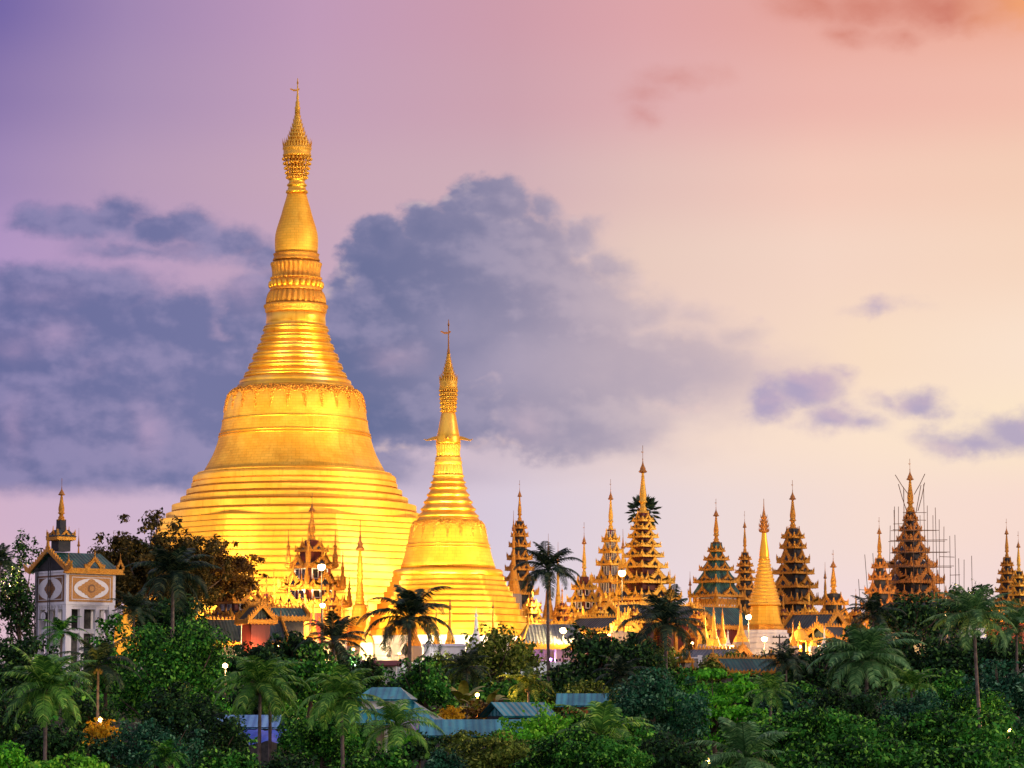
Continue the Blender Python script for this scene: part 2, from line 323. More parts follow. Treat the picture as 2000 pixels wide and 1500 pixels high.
# ---------------------------------------------------------------- mesh helpers
class MB:
    def __init__(s): s.v = []; s.f = []; s.uv = []; s.sm = []
    def face(s, idx, uvs=None, smooth=False):
        s.f.append(tuple(idx)); s.uv.extend(uvs if uvs else [(0, 0)] * len(idx)); s.sm.append(smooth)
    def quadpts(s, pts, smooth=False, uv=True):
        i = len(s.v); s.v.extend([tuple(p) for p in pts])
        uvs = None
        if uv:
            p = [Vector(q) for q in pts]; o = p[0]
            ax = (p[1] - p[0]); L = ax.length or 1; ax = ax / L
            nrm = ax.cross(p[-1] - p[0]); bx_ = nrm.cross(ax)
            bx_ = bx_.normalized() if bx_.length > 1e-9 else Vector((0, 0, 1))
            uvs = [((q - o).dot(ax), (q - o).dot(bx_)) for q in p]
        s.face(range(i, i + len(pts)), uvs, smooth)
    def box(s, c, h, rz=0.0, taper=1.0):
        """c = centre of the box, h = half sizes"""
        ca, sa = math.cos(rz), math.sin(rz); P = []
        for z in (-1, 1):
            k = taper if z > 0 else 1
            for x, y in ((-1, -1), (1, -1), (1, 1), (-1, 1)):
                a, b = x * h[0] * k, y * h[1] * k
                P.append((c[0] + a * ca - b * sa, c[1] + a * sa + b * ca, c[2] + z * h[2]))
        for q in ((0, 3, 2, 1), (4, 5, 6, 7), (0, 1, 5, 4), (1, 2, 6, 5), (2, 3, 7, 6), (3, 0, 4, 7)):
            s.quadpts([P[k] for k in q])
        return s
    def frustum(s, z0, a0, b0, z1, a1, b1, cx=0, cy=0, caps=True):
        A = [(cx - a0, cy - b0, z0), (cx + a0, cy - b0, z0), (cx + a0, cy + b0, z0), (cx - a0, cy + b0, z0)]
        B = [(cx - a1, cy - b1, z1), (cx + a1, cy - b1, z1), (cx + a1, cy + b1, z1), (cx - a1, cy + b1, z1)]
        for k in range(4):
            j = (k + 1) % 4; s.quadpts([A[k], A[j], B[j], B[k]])
        if caps: s.quadpts(A[::-1]); s.quadpts(B)
        return s
    def lathe(s, prof, n=48, rf=None, smooth=True, cx=0, cy=0, caps=True):
        """prof = [(z, r)...]; rf(theta, k) scales the radius"""
        i0 = len(s.v); m = len(prof)
        rm = sum(r for _, r in prof) / m
        for k, (z, r) in enumerate(prof):
            for j in range(n):
                th = 2 * math.pi * j / n
                q = r * (rf(th, k) if rf else 1)
                s.v.append((cx + q * math.cos(th), cy + q * math.sin(th), z))
        for k in range(m - 1):
            for j in range(n):
                a = i0 + k * n + j; b = i0 + k * n + (j + 1) % n
                u0 = rm * 2 * math.pi * j / n; u1 = rm * 2 * math.pi * (j + 1) / n
                z0, z1 = prof[k][0], prof[k + 1][0]
                s.face((a, b, b + n, a + n), [(u0, z0), (u1, z0), (u1, z1), (u0, z1)], smooth)
        if caps:
            s.face([i0 + j for j in range(n)][::-1]); s.face([i0 + (m - 1) * n + j for j in range(n)])
        return s
    def tube(s, pts, radii, n=6, smooth=True):
        pts = [Vector(p) for p in pts]; i0 = len(s.v)
        if not hasattr(radii, '__len__'): radii = [radii] * len(pts)
        for k, p in enumerate(pts):
            d = (pts[min(k + 1, len(pts) - 1)] - pts[max(k - 1, 0)]).normalized()
            a = d.orthogonal().normalized() if k == 0 else (a - d * a.dot(d)).normalized()
            b = d.cross(a)
            for j in range(n):
                th = 2 * math.pi * j / n
                s.v.append(tuple(p + (a * math.cos(th) + b * math.sin(th)) * radii[k]))
        for k in range(len(pts) - 1):
            for j in range(n):
                a_ = i0 + k * n + j; b_ = i0 + k * n + (j + 1) % n
                s.face((a_, b_, b_ + n, a_ + n), None, smooth)
        s.face([i0 + j for j in range(n)][::-1]); s.face([i0 + (len(pts) - 1) * n + j for j in range(n)])
        return s
    def prism(s, poly, axis_u, axis_v, origin, depth, nrm):
        """polygon in plane (u,v) at origin, thickness depth along nrm (centred)"""
        U, V_, O, N = Vector(axis_u), Vector(axis_v), Vector(origin), Vector(nrm)
        f = [O + U * a + V_ * b - N * (depth / 2) for a, b in poly]; g = [p + N * depth for p in f]
        i = len(s.v); n = len(poly)
        s.v.extend([tuple(p) for p in f]); s.v.extend([tuple(p) for p in g])
        s.face(list(range(i, i + n))[::-1]); s.face(range(i + n, i + 2 * n))
        for k in range(n):
            j = (k + 1) % n; s.face((i + k, i + j, i + n + j, i + n + k))
        return s
    def ball(s, c, r, n=8, m=5, sz=1.0):
        prof = [(c[2] - r * sz * math.cos(math.pi * k / m), max(r * math.sin(math.pi * k / m), r * .02)) for k in range(m + 1)]
        return s.lathe(prof, n, cx=c[0], cy=c[1])
    def mesh(s, name, m):
        me = bpy.data.meshes.new(name); me.from_pydata(s.v, [], s.f)
        uv = me.uv_layers.new(name='UVMap'); uv.data.foreach_set('uv', np.array(s.uv, dtype=np.float32).ravel())
        me.polygons.foreach_set('use_smooth', np.array(s.sm, dtype=bool))
        me.materials.append(MATS[m]); me.update()
        return me
    def build(s, name, m, parent=None, loc=(0, 0, 0), rz=0.0):
        return add(name, s.mesh(name, m), parent, loc, rz)
def add(name, me, parent=None, loc=(0, 0, 0), rz=0.0):
    o = bpy.data.objects.new(name, me); COL.objects.link(o)
    o.parent = parent; o.location = loc; o.rotation_euler = (0, 0, rz)
    return o
def tag(o, label, cat, group=None):
    o['label'] = label; o['category'] = cat
    if group: o['group'] = group
    return o
def thing(name, label, cat, loc, rz=0.0, group=None):
    o = bpy.data.objects.new(name, None); COL.objects.link(o); o.empty_display_size = .5
    o.location = loc; o.rotation_euler = (0, 0, rz)
    return tag(o, label, cat, group)
def struct(o, kind='structure'): o['kind'] = kind; return o

# ---------------------------------------------------------------- ground
PLAT = 26.4
def gz(x, y):
    t_ = (y - 165) / (415 - 165)
    z = 2 + 22.0 * min(max(t_, 0), 1)
    side = min(max((abs(x) - 260) / 200, 0), 1)
    back = min(max((y - 760) / 250, 0), 1)
    k = (1 - side * side * (3 - 2 * side)) * (1 - back * back * (3 - 2 * back))
    return z * k + (0.8 * math.sin(x * .11 + y * .07) + .5 * math.sin(x * .05 - y * .13)) * min(max(t_ * 2, 0), 1) * (1 if y < 420 else .1)
gx = [-9000, -4000, -2000, -1200, -800] + list(range(-600, 601, 12)) + [800, 1200, 2000, 4000, 9000]
gy = [-3000, -1500, -600, -200] + list(range(0, 1100, 12)) + [1300, 1800, 3000, 6000, 12000]
g = MB()
for y in gy:
    for x in gx: g.v.append((x, y, gz(x, y)))
nx = len(gx)
for j in range(len(gy) - 1):
    for i in range(nx - 1):
        a = j * nx + i; g.face((a, a + 1, a + nx + 1, a + nx), None, True)
struct(g.build('ground', 'earth'))
# paved temple terrace
g = MB(); g.box((10, 590, PLAT - 2.5), (170, 160, 2.5))
struct(g.build('terrace_paving', 'paving'))

# ---------------------------------------------------------------- gilded stupas
def prof_px(pts, Y, z0):
    """[(photo row, half width in photo px)...] -> local (z, r) from the base upwards"""
    out = [(ZP(py, Y) - z0, r * S(Y)) for py, r in pts]
    return sorted(out, key=lambda q: q[0])
def ringed(py0, r0, py1, r1, n):
    """n rounded bands between two rows, each bulging a little"""
    out = []
    for k in range(n):
        a, b = k / n, (k + 1) / n
        y = lambda t_: py0 + (py1 - py0) * t_
        r = lambda t_: r0 + (r1 - r0) * (t_ ** 1.15)
        d = (b - a)
        out += [(y(a + d * .02), r(a) - .2), (y(a + d * .1), r(b) * .5 + r(a) * .5 + .8), (y(a + d * .35), r(b) + 1.0), (y(a + d * .6), r(b) + 1.2), (y(a + d * .72), r(b) - .6), (y(a + d * .98), r(b) - .4)]
    return out
def octo(th, k=0):
    t_ = (th + math.pi / 8) % (math.pi / 4) - math.pi / 8
    r = math.cos(math.pi / 8) / math.cos(t_) * 1.04
    c = abs(abs(t_) - math.pi / 8)                      # near a corner: redented
    return r * (0.992 if c < .04 else 1.0)
def octo_tiers(mb, levels, Y, z0, n=96, rot=0.0):
    """levels = [(py_top, r_px)...]; stepped octagonal terrace with a lip on every step"""
    pr = []
    for k, (py, r) in enumerate(levels):
        z = ZP(py, Y) - z0; R = r * S(Y)
        zl = ZP(levels[k + 1][0], Y) - z0 if k + 1 < len(levels) else 0.0
        h = z - zl
        pr += [(z, R - .9), (z, R), (z - h * .12, R + .05), (z - h * .15, R - .05), (z - h * .90, R + .0), (z - h * .91, R - .28), (z - h, R - .28)]
    pr = pr[::-1]
    pr2 = [(z, r) for z, r in pr]
    mb.lathe(pr2, n, lambda th, k: octo(th + rot), smooth=False)
    return mb
def vane(root, z, s, m='copper_gold', parent=None):
    v = MB()
    v.tube([(0, 0, z - 1.2 * s), (0, 0, z + 1.6 * s)], .10 * s, 5); v.ball((0, 0, z + 1.6 * s), .22 * s, 6, 4, 1.6)
    poly = [(0, .0), (-.5, .25), (-1.0, .12), (-1.9, .42), (-2.15, .2), (-1.5, -.1), (-1.1, -.35), (-.5, -.3), (0, -.25), (.5, .1), (.6, .35), (.3, .5), (0, .35)]
    v.prism([(a * s * .8, b * s * .8) for a, b in poly], (1, 0, 0), (0, 0, 1), (0, 0, z), .12 * s, (0, 1, 0))
    return v.build('vane', m, parent or root)
def spikes_ring(mb, z, R, n, h, w, lean=.1):
    for k in range(n):
        th = 2 * math.pi * k / n
        c, s_ = math.cos(th), math.sin(th)
        b = len(mb.v)
        hh = h * (1.0 if k % 2 else .65)
        P = [(R * c - w * s_, R * s_ + w * c, z), (R * c + w * s_, R * s_ - w * c, z), ((R - w) * c, (R - w) * s_, z), ((R + lean * h) * c, (R + lean * h) * s_, z + hh)]
        mb.v.extend(P); mb.face((b, b + 1, b + 3)); mb.face((b + 1, b + 2, b + 3)); mb.face((b + 2, b, b + 3)); mb.face((b, b + 2, b + 1))
def relief(mb, prof, n_pend, py_hi, py_lo, Y, z0, seed):
    """garland of leaf bosses standing proud of the bell's shoulder"""
    R = random.Random(seed)
    zs = [q[0] for q in prof]; rs = [q[1] for q in prof]
    zh, zl = ZP(py_hi, Y) - z0, ZP(py_lo, Y) - z0
    def rad_at(z): return float(np.interp(z, zs, rs))
    for k in range(n_pend):
        th0 = 2 * math.pi * (k + .5) / n_pend; span = math.pi / n_pend
        for q in range(110):
            u = R.random()
            if q < 46: u *= .30; w = 1.0
            else: w = max(.42 * (1 - u) ** .8, .05)
            th = th0 + (R.random() * 2 - 1) * span * w
            z = zh + (zl - zh) * u; r = rad_at(z)
            sz = (.36 - .16 * u) * (zh - zl) / 5.0
            c, s_ = math.cos(th), math.sin(th)
            slope = (rad_at(z + .4) - rad_at(z - .4)) / .8
            up = Vector((c * slope, s_ * slope, 1)).normalized(); ta = Vector((-s_, c, 0)); nn = ta.cross(up).normalized()
            if nn.x * c + nn.y * s_ < 0: nn = -nn
            o = Vector((r * c, r * s_, z)); a = R.random() * 3.14
            e1 = ta * math.cos(a) + up * math.sin(a); e2 = -ta * math.sin(a) + up * math.cos(a)
            b = len(mb.v)
            mb.v.extend([tuple(o + e1 * sz * 1.5), tuple(o + e2 * sz * .8), tuple(o - e1 * sz * 1.5), tuple(o - e2 * sz * .8), tuple(o + nn * sz * 1.1)])
            for i in range(4): mb.face((b + i, b + (i + 1) % 4, b + 4))
    return mb

# --- the great stupa
Y = 552.0; bx0 = W(575, 1000, Y)
gs = thing('great_stupa', 'tallest golden stupa with huge bell, ringed spire and jewelled umbrella above the tree line', 'stupa', (bx0.x, Y, PLAT), rad(12))
Z0 = PLAT
lv = [(1019, 262), (1030, 266), (1041, 270), (1052, 275), (1063, 279), (1075, 284), (1088, 289), (1101, 294), (1114, 299), (1128, 304), (1142, 310), (1156, 316), (1170, 322), (1186, 330), (1204, 340), (1226, 352), (1250, 366)]
octo_tiers(MB(), lv, Y, Z0, 160, .25).build('terrace', 'gold_tier', gs)
tiers = [(1019, 246), (1017.6, 246), (1017.4, 250), (1006, 250), (1005, 247), (1005, 236), (1001.6, 236), (1001.4, 239), (989, 238.5), (988, 235), (988, 219), (984.4, 219), (984.2, 222.6), (974, 222), (973, 219), (973, 207), (969, 207), (968.8, 211), (959, 210.5), (958, 207), (958, 198), (954.4, 198), (954.2, 201.5), (946, 201), (945, 196), (942.6, 196), (942.4, 199), (934, 198.5), (931, 196), (930, 190), (926, 190), (925, 186), (924, 181)]
m_ = MB(); pr = []
for i, (py, r) in enumerate(tiers): pr.append((py, r))
m_.lathe(prof_px(pr, Y, Z0), 128, smooth=False).build('round_tier', 'gold_tier', gs)
bell = [(925, 179), (921, 177), (914, 173), (904, 167.5), (892, 161), (880, 156), (868, 152), (857, 149), (852, 147.5), (846, 146.5), (836, 144), (828, 143), (822, 141), (812, 140), (800, 138), (788, 136), (780, 133.5), (774, 131), (769, 127), (764, 121), (759, 116)]
bp = prof_px(bell, Y, Z0)
MB().lathe(bp, 128).build('bell', 'gold_leaf', gs)
bands = MB()
for a, b, r in ((822, 825, 143.2), (848, 851, 149.2), (853.5, 856, 150.4)):
    bands.lathe(prof_px([(b, r - 1.6), (b - .3, r), (a + .3, r - .2), (a, r - 2.2)], Y, Z0), 128)
bands.build('bell_band', 'gold_ring', gs)
relief(MB(), bp, 26, 763, 806, Y, Z0, 3).build('garland', 'gold_carved', gs)
rg = [(764, 117), (757, 115), (754, 113.5), (752.5, 108), (749, 110), (745, 109), (743, 106), (741, 103)]
for a in ((741, 101, 724, 94), (724, 93, 706, 86.5), (706, 85, 686, 78), (686, 76, 668, 71), (668, 69, 650, 65.5), (650, 64.5, 633, 61.5)):
    py0, r0, py1, r1 = a; h = py0 - py1
    rg += [(py0 - .5, r0 - 3.5), (py0 - h * .12, r0 - 1.0), (py0 - h * .22, r0 + .6), (py0 - h * .36, r0 + .4), (py0 - h * .42, r0 - 3.0), (py0 - h * .52, r0 - 3.0), (py0 - h * .56, r0 - 1.2), (py0 - h * .66, r0 - 1.8), (py0 - h * .7, r0 - 4.2), (py0 - h * .98, r1 - 3.2)]
rg += [(632, 59), (622, 58), (612, 58.5)]
MB().lathe(prof_px(rg, Y, Z0), 112).build('ringed_spire', 'gold_ring', gs)
def petal(n, amp): return lambda th, k: 1 + amp * (abs(math.cos(n * th / 2)) - .6)
lt = MB()
lt.lathe(prof_px([(613, 57), (611, 60), (607, 61), (604, 60), (601, 62.5), (597, 62.5), (595, 58)], Y, Z0), 144, lambda th, k: 1 + (.03 * (abs(math.cos(24 * th)) - .5) if k in (3, 4, 5) else 0))
lt.lathe(prof_px([(596, 57), (592, 58), (585, 57.5), (577, 55.5), (572, 53), (570, 51)], Y, Z0), 192, petal(32, .07))
lt.lathe(prof_px([(570, 49), (568, 52), (566, 51), (548, 49), (546, 48)], Y, Z0), 96)
lt.build('lotus_down', 'gold_dark', gs)
bd = MB()
for k in range(26):
    th = 2 * math.pi * k / 26; R_ = 49.5 * S(Y)
    bd.ball((R_ * math.cos(th), R_ * math.sin(th), ZP(557, Y) - Z0), 5.9 * S(Y), 10, 6, 1.35)
bd.build('bead_ring', 'gold_ring', gs)
lt = MB()
lt.lathe(prof_px([(547, 46), (546, 50), (543, 50), (541, 46.5), (532, 46.5), (522, 48), (516, 50), (514, 49), (513, 44)], Y, Z0), 192, petal(32, .06))
lt.lathe(prof_px([(513, 43), (510, 43), (509, 46.5), (506, 45), (503, 43.5), (499, 44.5), (497, 45.5), (495.5, 42)], Y, Z0), 144, lambda th, k: 1 + .02 * (abs(math.cos(30 * th)) - .5))
lt.build('lotus_up', 'gold_dark', gs)
MB().lathe(prof_px([(497, 41), (490, 42), (480, 42.6), (468, 42.6), (458, 41.6), (446, 38.8), (434, 35), (420, 30.5), (405, 26.5), (392, 22.5), (383, 20), (378, 19)], Y, Z0), 72).build('banana_bud', 'gold_leaf', gs)
MB().lathe(prof_px([(378, 20), (376.5, 22), (373, 21.4), (371, 18.4), (365, 17), (363, 20), (360, 19), (358, 16), (353, 15.4), (351, 18), (348, 17.5), (346, 14), (300, 13)], Y, Z0), 48).build('neck', 'gold_ring', gs)
h1 = MB(); z = lambda py: ZP(py, Y) - Z0; sp = S(Y)
for py, r in ((306, 25), (318, 23), (330, 21), (342, 19), (346, 17)):            # hoops of the bell skirt
    h1.lathe([(z(py + 1), r * sp), (z(py + 1), r * sp + .12), (z(py - 1), r * sp + .12), (z(py - 1), r * sp)], 36, caps=False)
for k in range(22):
    th = 2 * math.pi * k / 22
    for d in (-1, 1):
        pts = []
        for q in range(6):
            r = (25 - q * 1.6) * sp; a = th + d * q * .10
            pts.append((r * math.cos(a), r * math.sin(a), z(305 + q * 8)))
        h1.tube(pts, .075, 3)
    for q in range(5):
        r = (28.5 - q * 2) * sp; h1.ball((r * math.cos(th), r * math.sin(th), z(311 + q * 9)), .22, 5, 3)
h1.build('umbrella_skirt', 'gold_bright', gs)
h2 = MB()
h2.lathe(prof_px([(306, 24), (306, 27.5), (303, 28.5), (301, 27), (294, 27), (292, 28.8), (289, 28.8), (287, 26), (286, 20)], Y, Z0), 48)
for k in range(9):
    py = 286 - k * 7.6; r = 22 * (1 - k / 9.2) ** 1.35 + 3
    h2.lathe(prof_px([(py + 1, r * .75), (py, r), (py - 2, r), (py - 3, r * .8), (py - 7.8, r * .74)], Y, Z0), 32)
    spikes_ring(h2, z(py - 2), r * sp, max(10, int(22 - k)), .75, .16)
spikes_ring(h2, z(288), 28 * sp, 30, 1.7, .2)
h2.build('umbrella', 'gold_bright', gs)
h3 = MB(); h3.lathe(prof_px([(222, 5.5), (214, 5), (211, 6), (207, 4), (200, 4.2), (196, 2.2), (190, 2.6), (184, 1.6), (166, 1.1), (156, 1.0), (153, .8)], Y, Z0), 14); h3.build('finial', 'gold_bright', gs)
vane(gs, z(176), .85, 'gold_dark')

# --- the second stupa, nearer and to the right
Y = 478.0; c2 = W(875, 1150, Y)
ss = thing('lesser_stupa', 'smaller bright golden stupa with wing-like horns on its spire, right of the great stupa', 'stupa', (c2.x, Y, PLAT), rad(20))
lv = [(1126, 108), (1136, 112), (1146, 118), (1156, 124), (1167, 130), (1179, 137), (1191, 143), (1204, 150), (1218, 157), (1232, 163)]
octo_tiers(MB(), lv, Y, Z0, 128, .1).build('terrace', 'gold_ring', ss)
wb = [(1244, 168), (1262, 172), (1284, 178)]
octo_tiers(MB(), wb, Y, Z0, 96, .1).build('plinth', 'white_plaster', ss)
MB().lathe(prof_px([(1128, 104), (1125, 107), (1116, 107), (1113, 104), (1112, 94)], Y, Z0), 96).build('bell_rim', 'gold_ring', ss)
bell = [(1113, 94), (1100, 90), (1086, 85.5), (1069, 81.5), (1055, 78), (1042, 75), (1032, 73), (1026, 70), (1021, 66), (1016, 61)]
bp = prof_px(bell, Y, Z0)
MB().lathe(bp, 112).build('bell', 'gold_leaf', ss)
relief(MB(), bp, 18, 1019, 1052, Y, Z0, 9).build('garland', 'gold_carved', ss)
bands = MB()
for a, r in ((1064, 82.2), (1070, 83.6)): bands.lathe(prof_px([(a + 2, r - 1.5), (a + 1.6, r), (a, r - .2), (a - .3, r - 2)], Y, Z0), 96)
bands.build('bell_band', 'gold_ring', ss)
rg = [(1018, 62), (1014, 61), (1012, 58)]
for py0, r0, py1, r1 in ((1012, 59.5, 999, 53), (999, 53.5, 985, 47), (985, 47.5, 971, 40.5), (971, 41.5, 957, 36), (957, 37, 945, 33), (945, 34, 935, 30.5)):
    h = py0 - py1
    rg += [(py0 - .5, r0 - 2.5), (py0 - h * .15, r0 + .4), (py0 - h * .4, r0 + .4), (py0 - h * .5, r0 - 2.4), (py0 - h * .95, r1 - 1.2)]
rg += [(934, 29), (931, 30)]
MB().lathe(prof_px(rg, Y, Z0), 96).build('ringed_spire', 'gold_ring', ss)
lt = MB()
lt.lathe(prof_px([(932, 31), (929, 31.5), (927, 28.5)], Y, Z0), 64)
lt.lathe(prof_px([(928, 28), (922, 28), (910, 26.3), (908, 25.5)], Y, Z0), 160, petal(26, .06))
lt.lathe(prof_px([(909, 26), (905, 27), (901, 27), (899, 24.8), (895, 25.8), (892, 24)], Y, Z0), 72)
lt.lathe(prof_px([(893, 23), (882, 22.6), (872, 23.8), (869, 24.2), (867, 22)], Y, Z0), 160, petal(26, .05))
lt.build('lotus', 'gold_bright', ss)
MB().lathe(prof_px([(868, 22.5), (866, 24.4), (862, 24.2), (858, 23), (854, 24), (851, 22), (848, 21.6), (840, 20), (825, 17.4), (812, 15), (806, 13.5), (803, 11)], Y, Z0), 56).build('banana_bud', 'gold_ring', ss)
sp = S(Y); z = lambda py: ZP(py, Y) - Z0
for k in range(4):
    wg = MB()
    th = k * math.pi / 2 - rad(20)
    d = Vector((math.cos(th), math.sin(th), 0)); sd_ = Vector((-d.y, d.x, 0))
    rows = []
    for q, (r, zz, w, tk) in enumerate(((20, 853, 7.5, 6), (28, 854, 6.5, 5), (36, 856.5, 5, 3.6), (43, 859, 3, 2.2), (48, 857, .6, .8))):
        c = d * r * sp + Vector((0, 0, z(zz)))
        i = len(wg.v)
        wg.v.extend([tuple(c + sd_ * w * sp + Vector((0, 0, -tk * sp))), tuple(c + Vector((0, 0, tk * .3 * sp))), tuple(c - sd_ * w * sp + Vector((0, 0, -tk * sp)))])
        rows.append(i)
    for a, b in zip(rows, rows[1:]):
        for j in range(3): wg.face((a + j, a + (j + 1) % 3, b + (j + 1) % 3, b + j))
    wg.face((rows[-1], rows[-1] + 1, rows[-1] + 2))
    wg.build('horn_leaf', 'gold_bright', ss)
h1 = MB()
h1.lathe(prof_px([(806, 9), (790, 8.5), (770, 7.5), (758, 7)], Y, Z0), 20)
for py, r in ((760, 17), (768, 16.5), (776, 16), (784, 15.4), (792, 14.8), (800, 14)):
    h1.lathe([(z(py + 1), r * sp), (z(py + 1), r * sp + .1), (z(py - 1), r * sp + .1), (z(py - 1), r * sp)], 28, caps=False)
for k in range(24):
    th = 2 * math.pi * k / 24
    h1.tube([(r * sp * math.cos(th), r * sp * math.sin(th), z(py)) for r, py in ((17, 758), (15.4, 784), (14, 802))], .09, 3)
    for q in range(6):
        r = (17.6 - q * .6) * sp; h1.ball((r * math.cos(th), r * math.sin(th), z(763 + q * 8)), .17, 5, 3)
h1.build('umbrella_skirt', 'gold_bright', ss)
h2 = MB()
h2.lathe(prof_px([(759, 15), (758, 18), (755, 17.4), (750, 17.2), (746, 18.2), (744, 17), (743, 13)], Y, Z0), 36)
for k in range(8):
    py = 743 - k * 6.6; r = 14 * (1 - k / 8.2) ** 1.5 + 2.2
    h2.lathe(prof_px([(py + .6, r * .7), (py, r), (py - 1.6, r), (py - 2.4, r * .75), (py - 6.8, r * .7)], Y, Z0), 24)
    spikes_ring(h2, z(py - 1.4), r * sp, max(8, 18 - k), .6, .13)
spikes_ring(h2, z(745), 17.6 * sp, 24, 1.2, .15)
h2.build('umbrella', 'gold_bright', ss)
MB().lathe(prof_px([(692, 3), (684, 2.6), (680, 1.6), (660, 1.2), (628, .9), (624, .6)], Y, Z0), 10).build('finial', 'copper_gold', ss)
vane(ss, z(650), .8)

# --- generic stupa with an octagonal or round bell
def stupa(name, label, px, Y, tip, base, r, m='gold_bright', hm='copper_gold', group=None, slim=1.0, z_to=None):
    """tip/base are photo rows; r = half width of its foot in photo px"""
    c = W(px, (tip + base) / 2, Y); zb = ZP(base, Y)
    o = thing(name, label, 'stupa', (c.x, Y, PLAT if zb > PLAT - 2 and zb < PLAT + 30 else zb), 0, group)
    z0 = o.location.z; H = ZP(tip, Y) - zb; R = r * S(Y); h = lambda t_: zb - z0 + H * t_
    if zb - z0 > .05:
        f = MB(); f.lathe([(-.3, R * 1.15), (max(zb - z0 - .3, .1), R * 1.15), (zb - z0, R * 1.0)], 8, smooth=False); f.build('plinth', 'stone' if m != 'white_paint' else 'white_plaster', o)
    b = MB()
    pr = [(h(0), R), (h(.03), R), (h(.032), R * .93), (h(.07), R * .9), (h(.072), R * .82), (h(.11), R * .8), (h(.112), R * .72), (h(.14), R * .72)]
    b.lathe(pr, 8, smooth=False, rf=lambda th, k: 1.03); b.build('base', m, o)
    b = MB(); b.lathe([(h(.14), R * .68), (h(.16), R * .70), (h(.17), R * .60), (h(.22), R * .50), (h(.28), R * .44), (h(.31), R * .42), (h(.33), R * .36)], 20); b.build('bell', m, o)
    b = MB(); pr = []
    n = 7
    for k in range(n):
        a = .33 + .20 * k / n; q = R * (.36 - .17 * (k / n) ** .8) * slim
        pr += [(h(a), q * .9), (h(a + .012), q * 1.04), (h(a + .02), q * .9)]
    pr += [(h(.54), R * .20 * slim), (h(.56), R * .24 * slim), (h(.58), R * .17 * slim), (h(.60), R * .21 * slim), (h(.64), R * .19 * slim), (h(.74), R * .10 * slim), (h(.77), R * .06)]
    b.lathe(pr, 14); b.build('spire', m, o)
    b = MB(); u = R * .24
    b.lathe([(h(.755), u * .9), (h(.765), u), (h(.785), u * .8), (h(.79), u * .62), (h(.81), u * .66), (h(.83), u * .4), (h(.86), u * .3), (h(.90), u * .14), (h(1.0), u * .08)], 10)
    spikes_ring(b, h(.765), u * 1.02, 8, H * .02, u * .14)
    b.build('umbrella', hm, o)
    return o

# ---------------------------------------------------------------- tiered timber spires
GC = {}
def flame(w, h, seed=0, hole=True):
    """outline of a carved gable: concave flame edges with tongues, horned feet"""
    R = random.Random(seed); n = 6; L = []
    for k in range(n):
        t_ = k / n
        x = (w / 2) * (1 - t_) ** 1.25 + .04 * w; y = h * .14 + h * .62 * t_
        L.append((x, y)); L.append((x + w * .055 * (1 - t_ * .5), y + h * .10)); L.append((x - w * .045, y + h * .07))
    left = [(w / 2 * 1.02, -.02 * h), (w / 2 * 1.16, h * .10), (w / 2 * 1.20, h * .30), (w / 2 * 1.04, h * .14)] + L + [(.035 * w, h * .78)]
    pts = left + [(0, h)] + [(-x, y) for x, y in left[::-1]]
    return pts
def gable_mesh(w, h, d, seed, m):
    key = ('g', round(w, 1), round(h, 1), m)
    if key in GC: return GC[key]
    b = MB(); o = flame(w, h, seed)
    # split into strips to keep an opening in the middle: outer outline minus an inner ogee
    half = [p for p in o if p[0] >= 0]
    inner = [(w * .30, .04 * h), (w * .22, h * .20), (w * .12, h * .36), (0, h * .50)]
    for sgn in (1, -1):
        H_ = [(sgn * x, y) for x, y in half]; I_ = [(sgn * x, y) for x, y in inner]
        # walk both outlines together by height
        ys = [p[1] for p in H_]
        for a, c in zip(H_, H_[1:]):
            ta = min(max(a[1] / h, 0), 1); tb = min(max(c[1] / h, 0), 1)
            def inn(t_):
                for p, q in zip(I_, I_[1:]):
                    if p[1] / h <= t_ * .55 <= q[1] / h:
                        f = (t_ * .55 - p[1] / h) / (q[1] / h - p[1] / h); return (p[0] + (q[0] - p[0]) * f, p[1] + (q[1] - p[1]) * f)
                return I_[0] if t_ * .55 < I_[0][1] / h else I_[-1]
            ia, ic = inn(ta), inn(tb)
            poly = [a, c, ic, ia] if abs(ic[0] - ia[0]) + abs(ic[1] - ia[1]) > 1e-6 else [a, c, ia]
            b.prism(poly, (1, 0, 0), (0, 0, 1), (0, 0, 0), d, (0, -1, 0))
    # raised boss and spike
    b.ball((0, -d * .5, h * .60), w * .05, 8, 4, 1.5)
    b.prism([(-w * .03, h * .9), (w * .03, h * .9), (0, h * 1.28)], (1, 0, 0), (0, 0, 1), (0, 0, 0), d * .6, (0, -1, 0))
    GC[key] = b.mesh('gable', m); return GC[key]
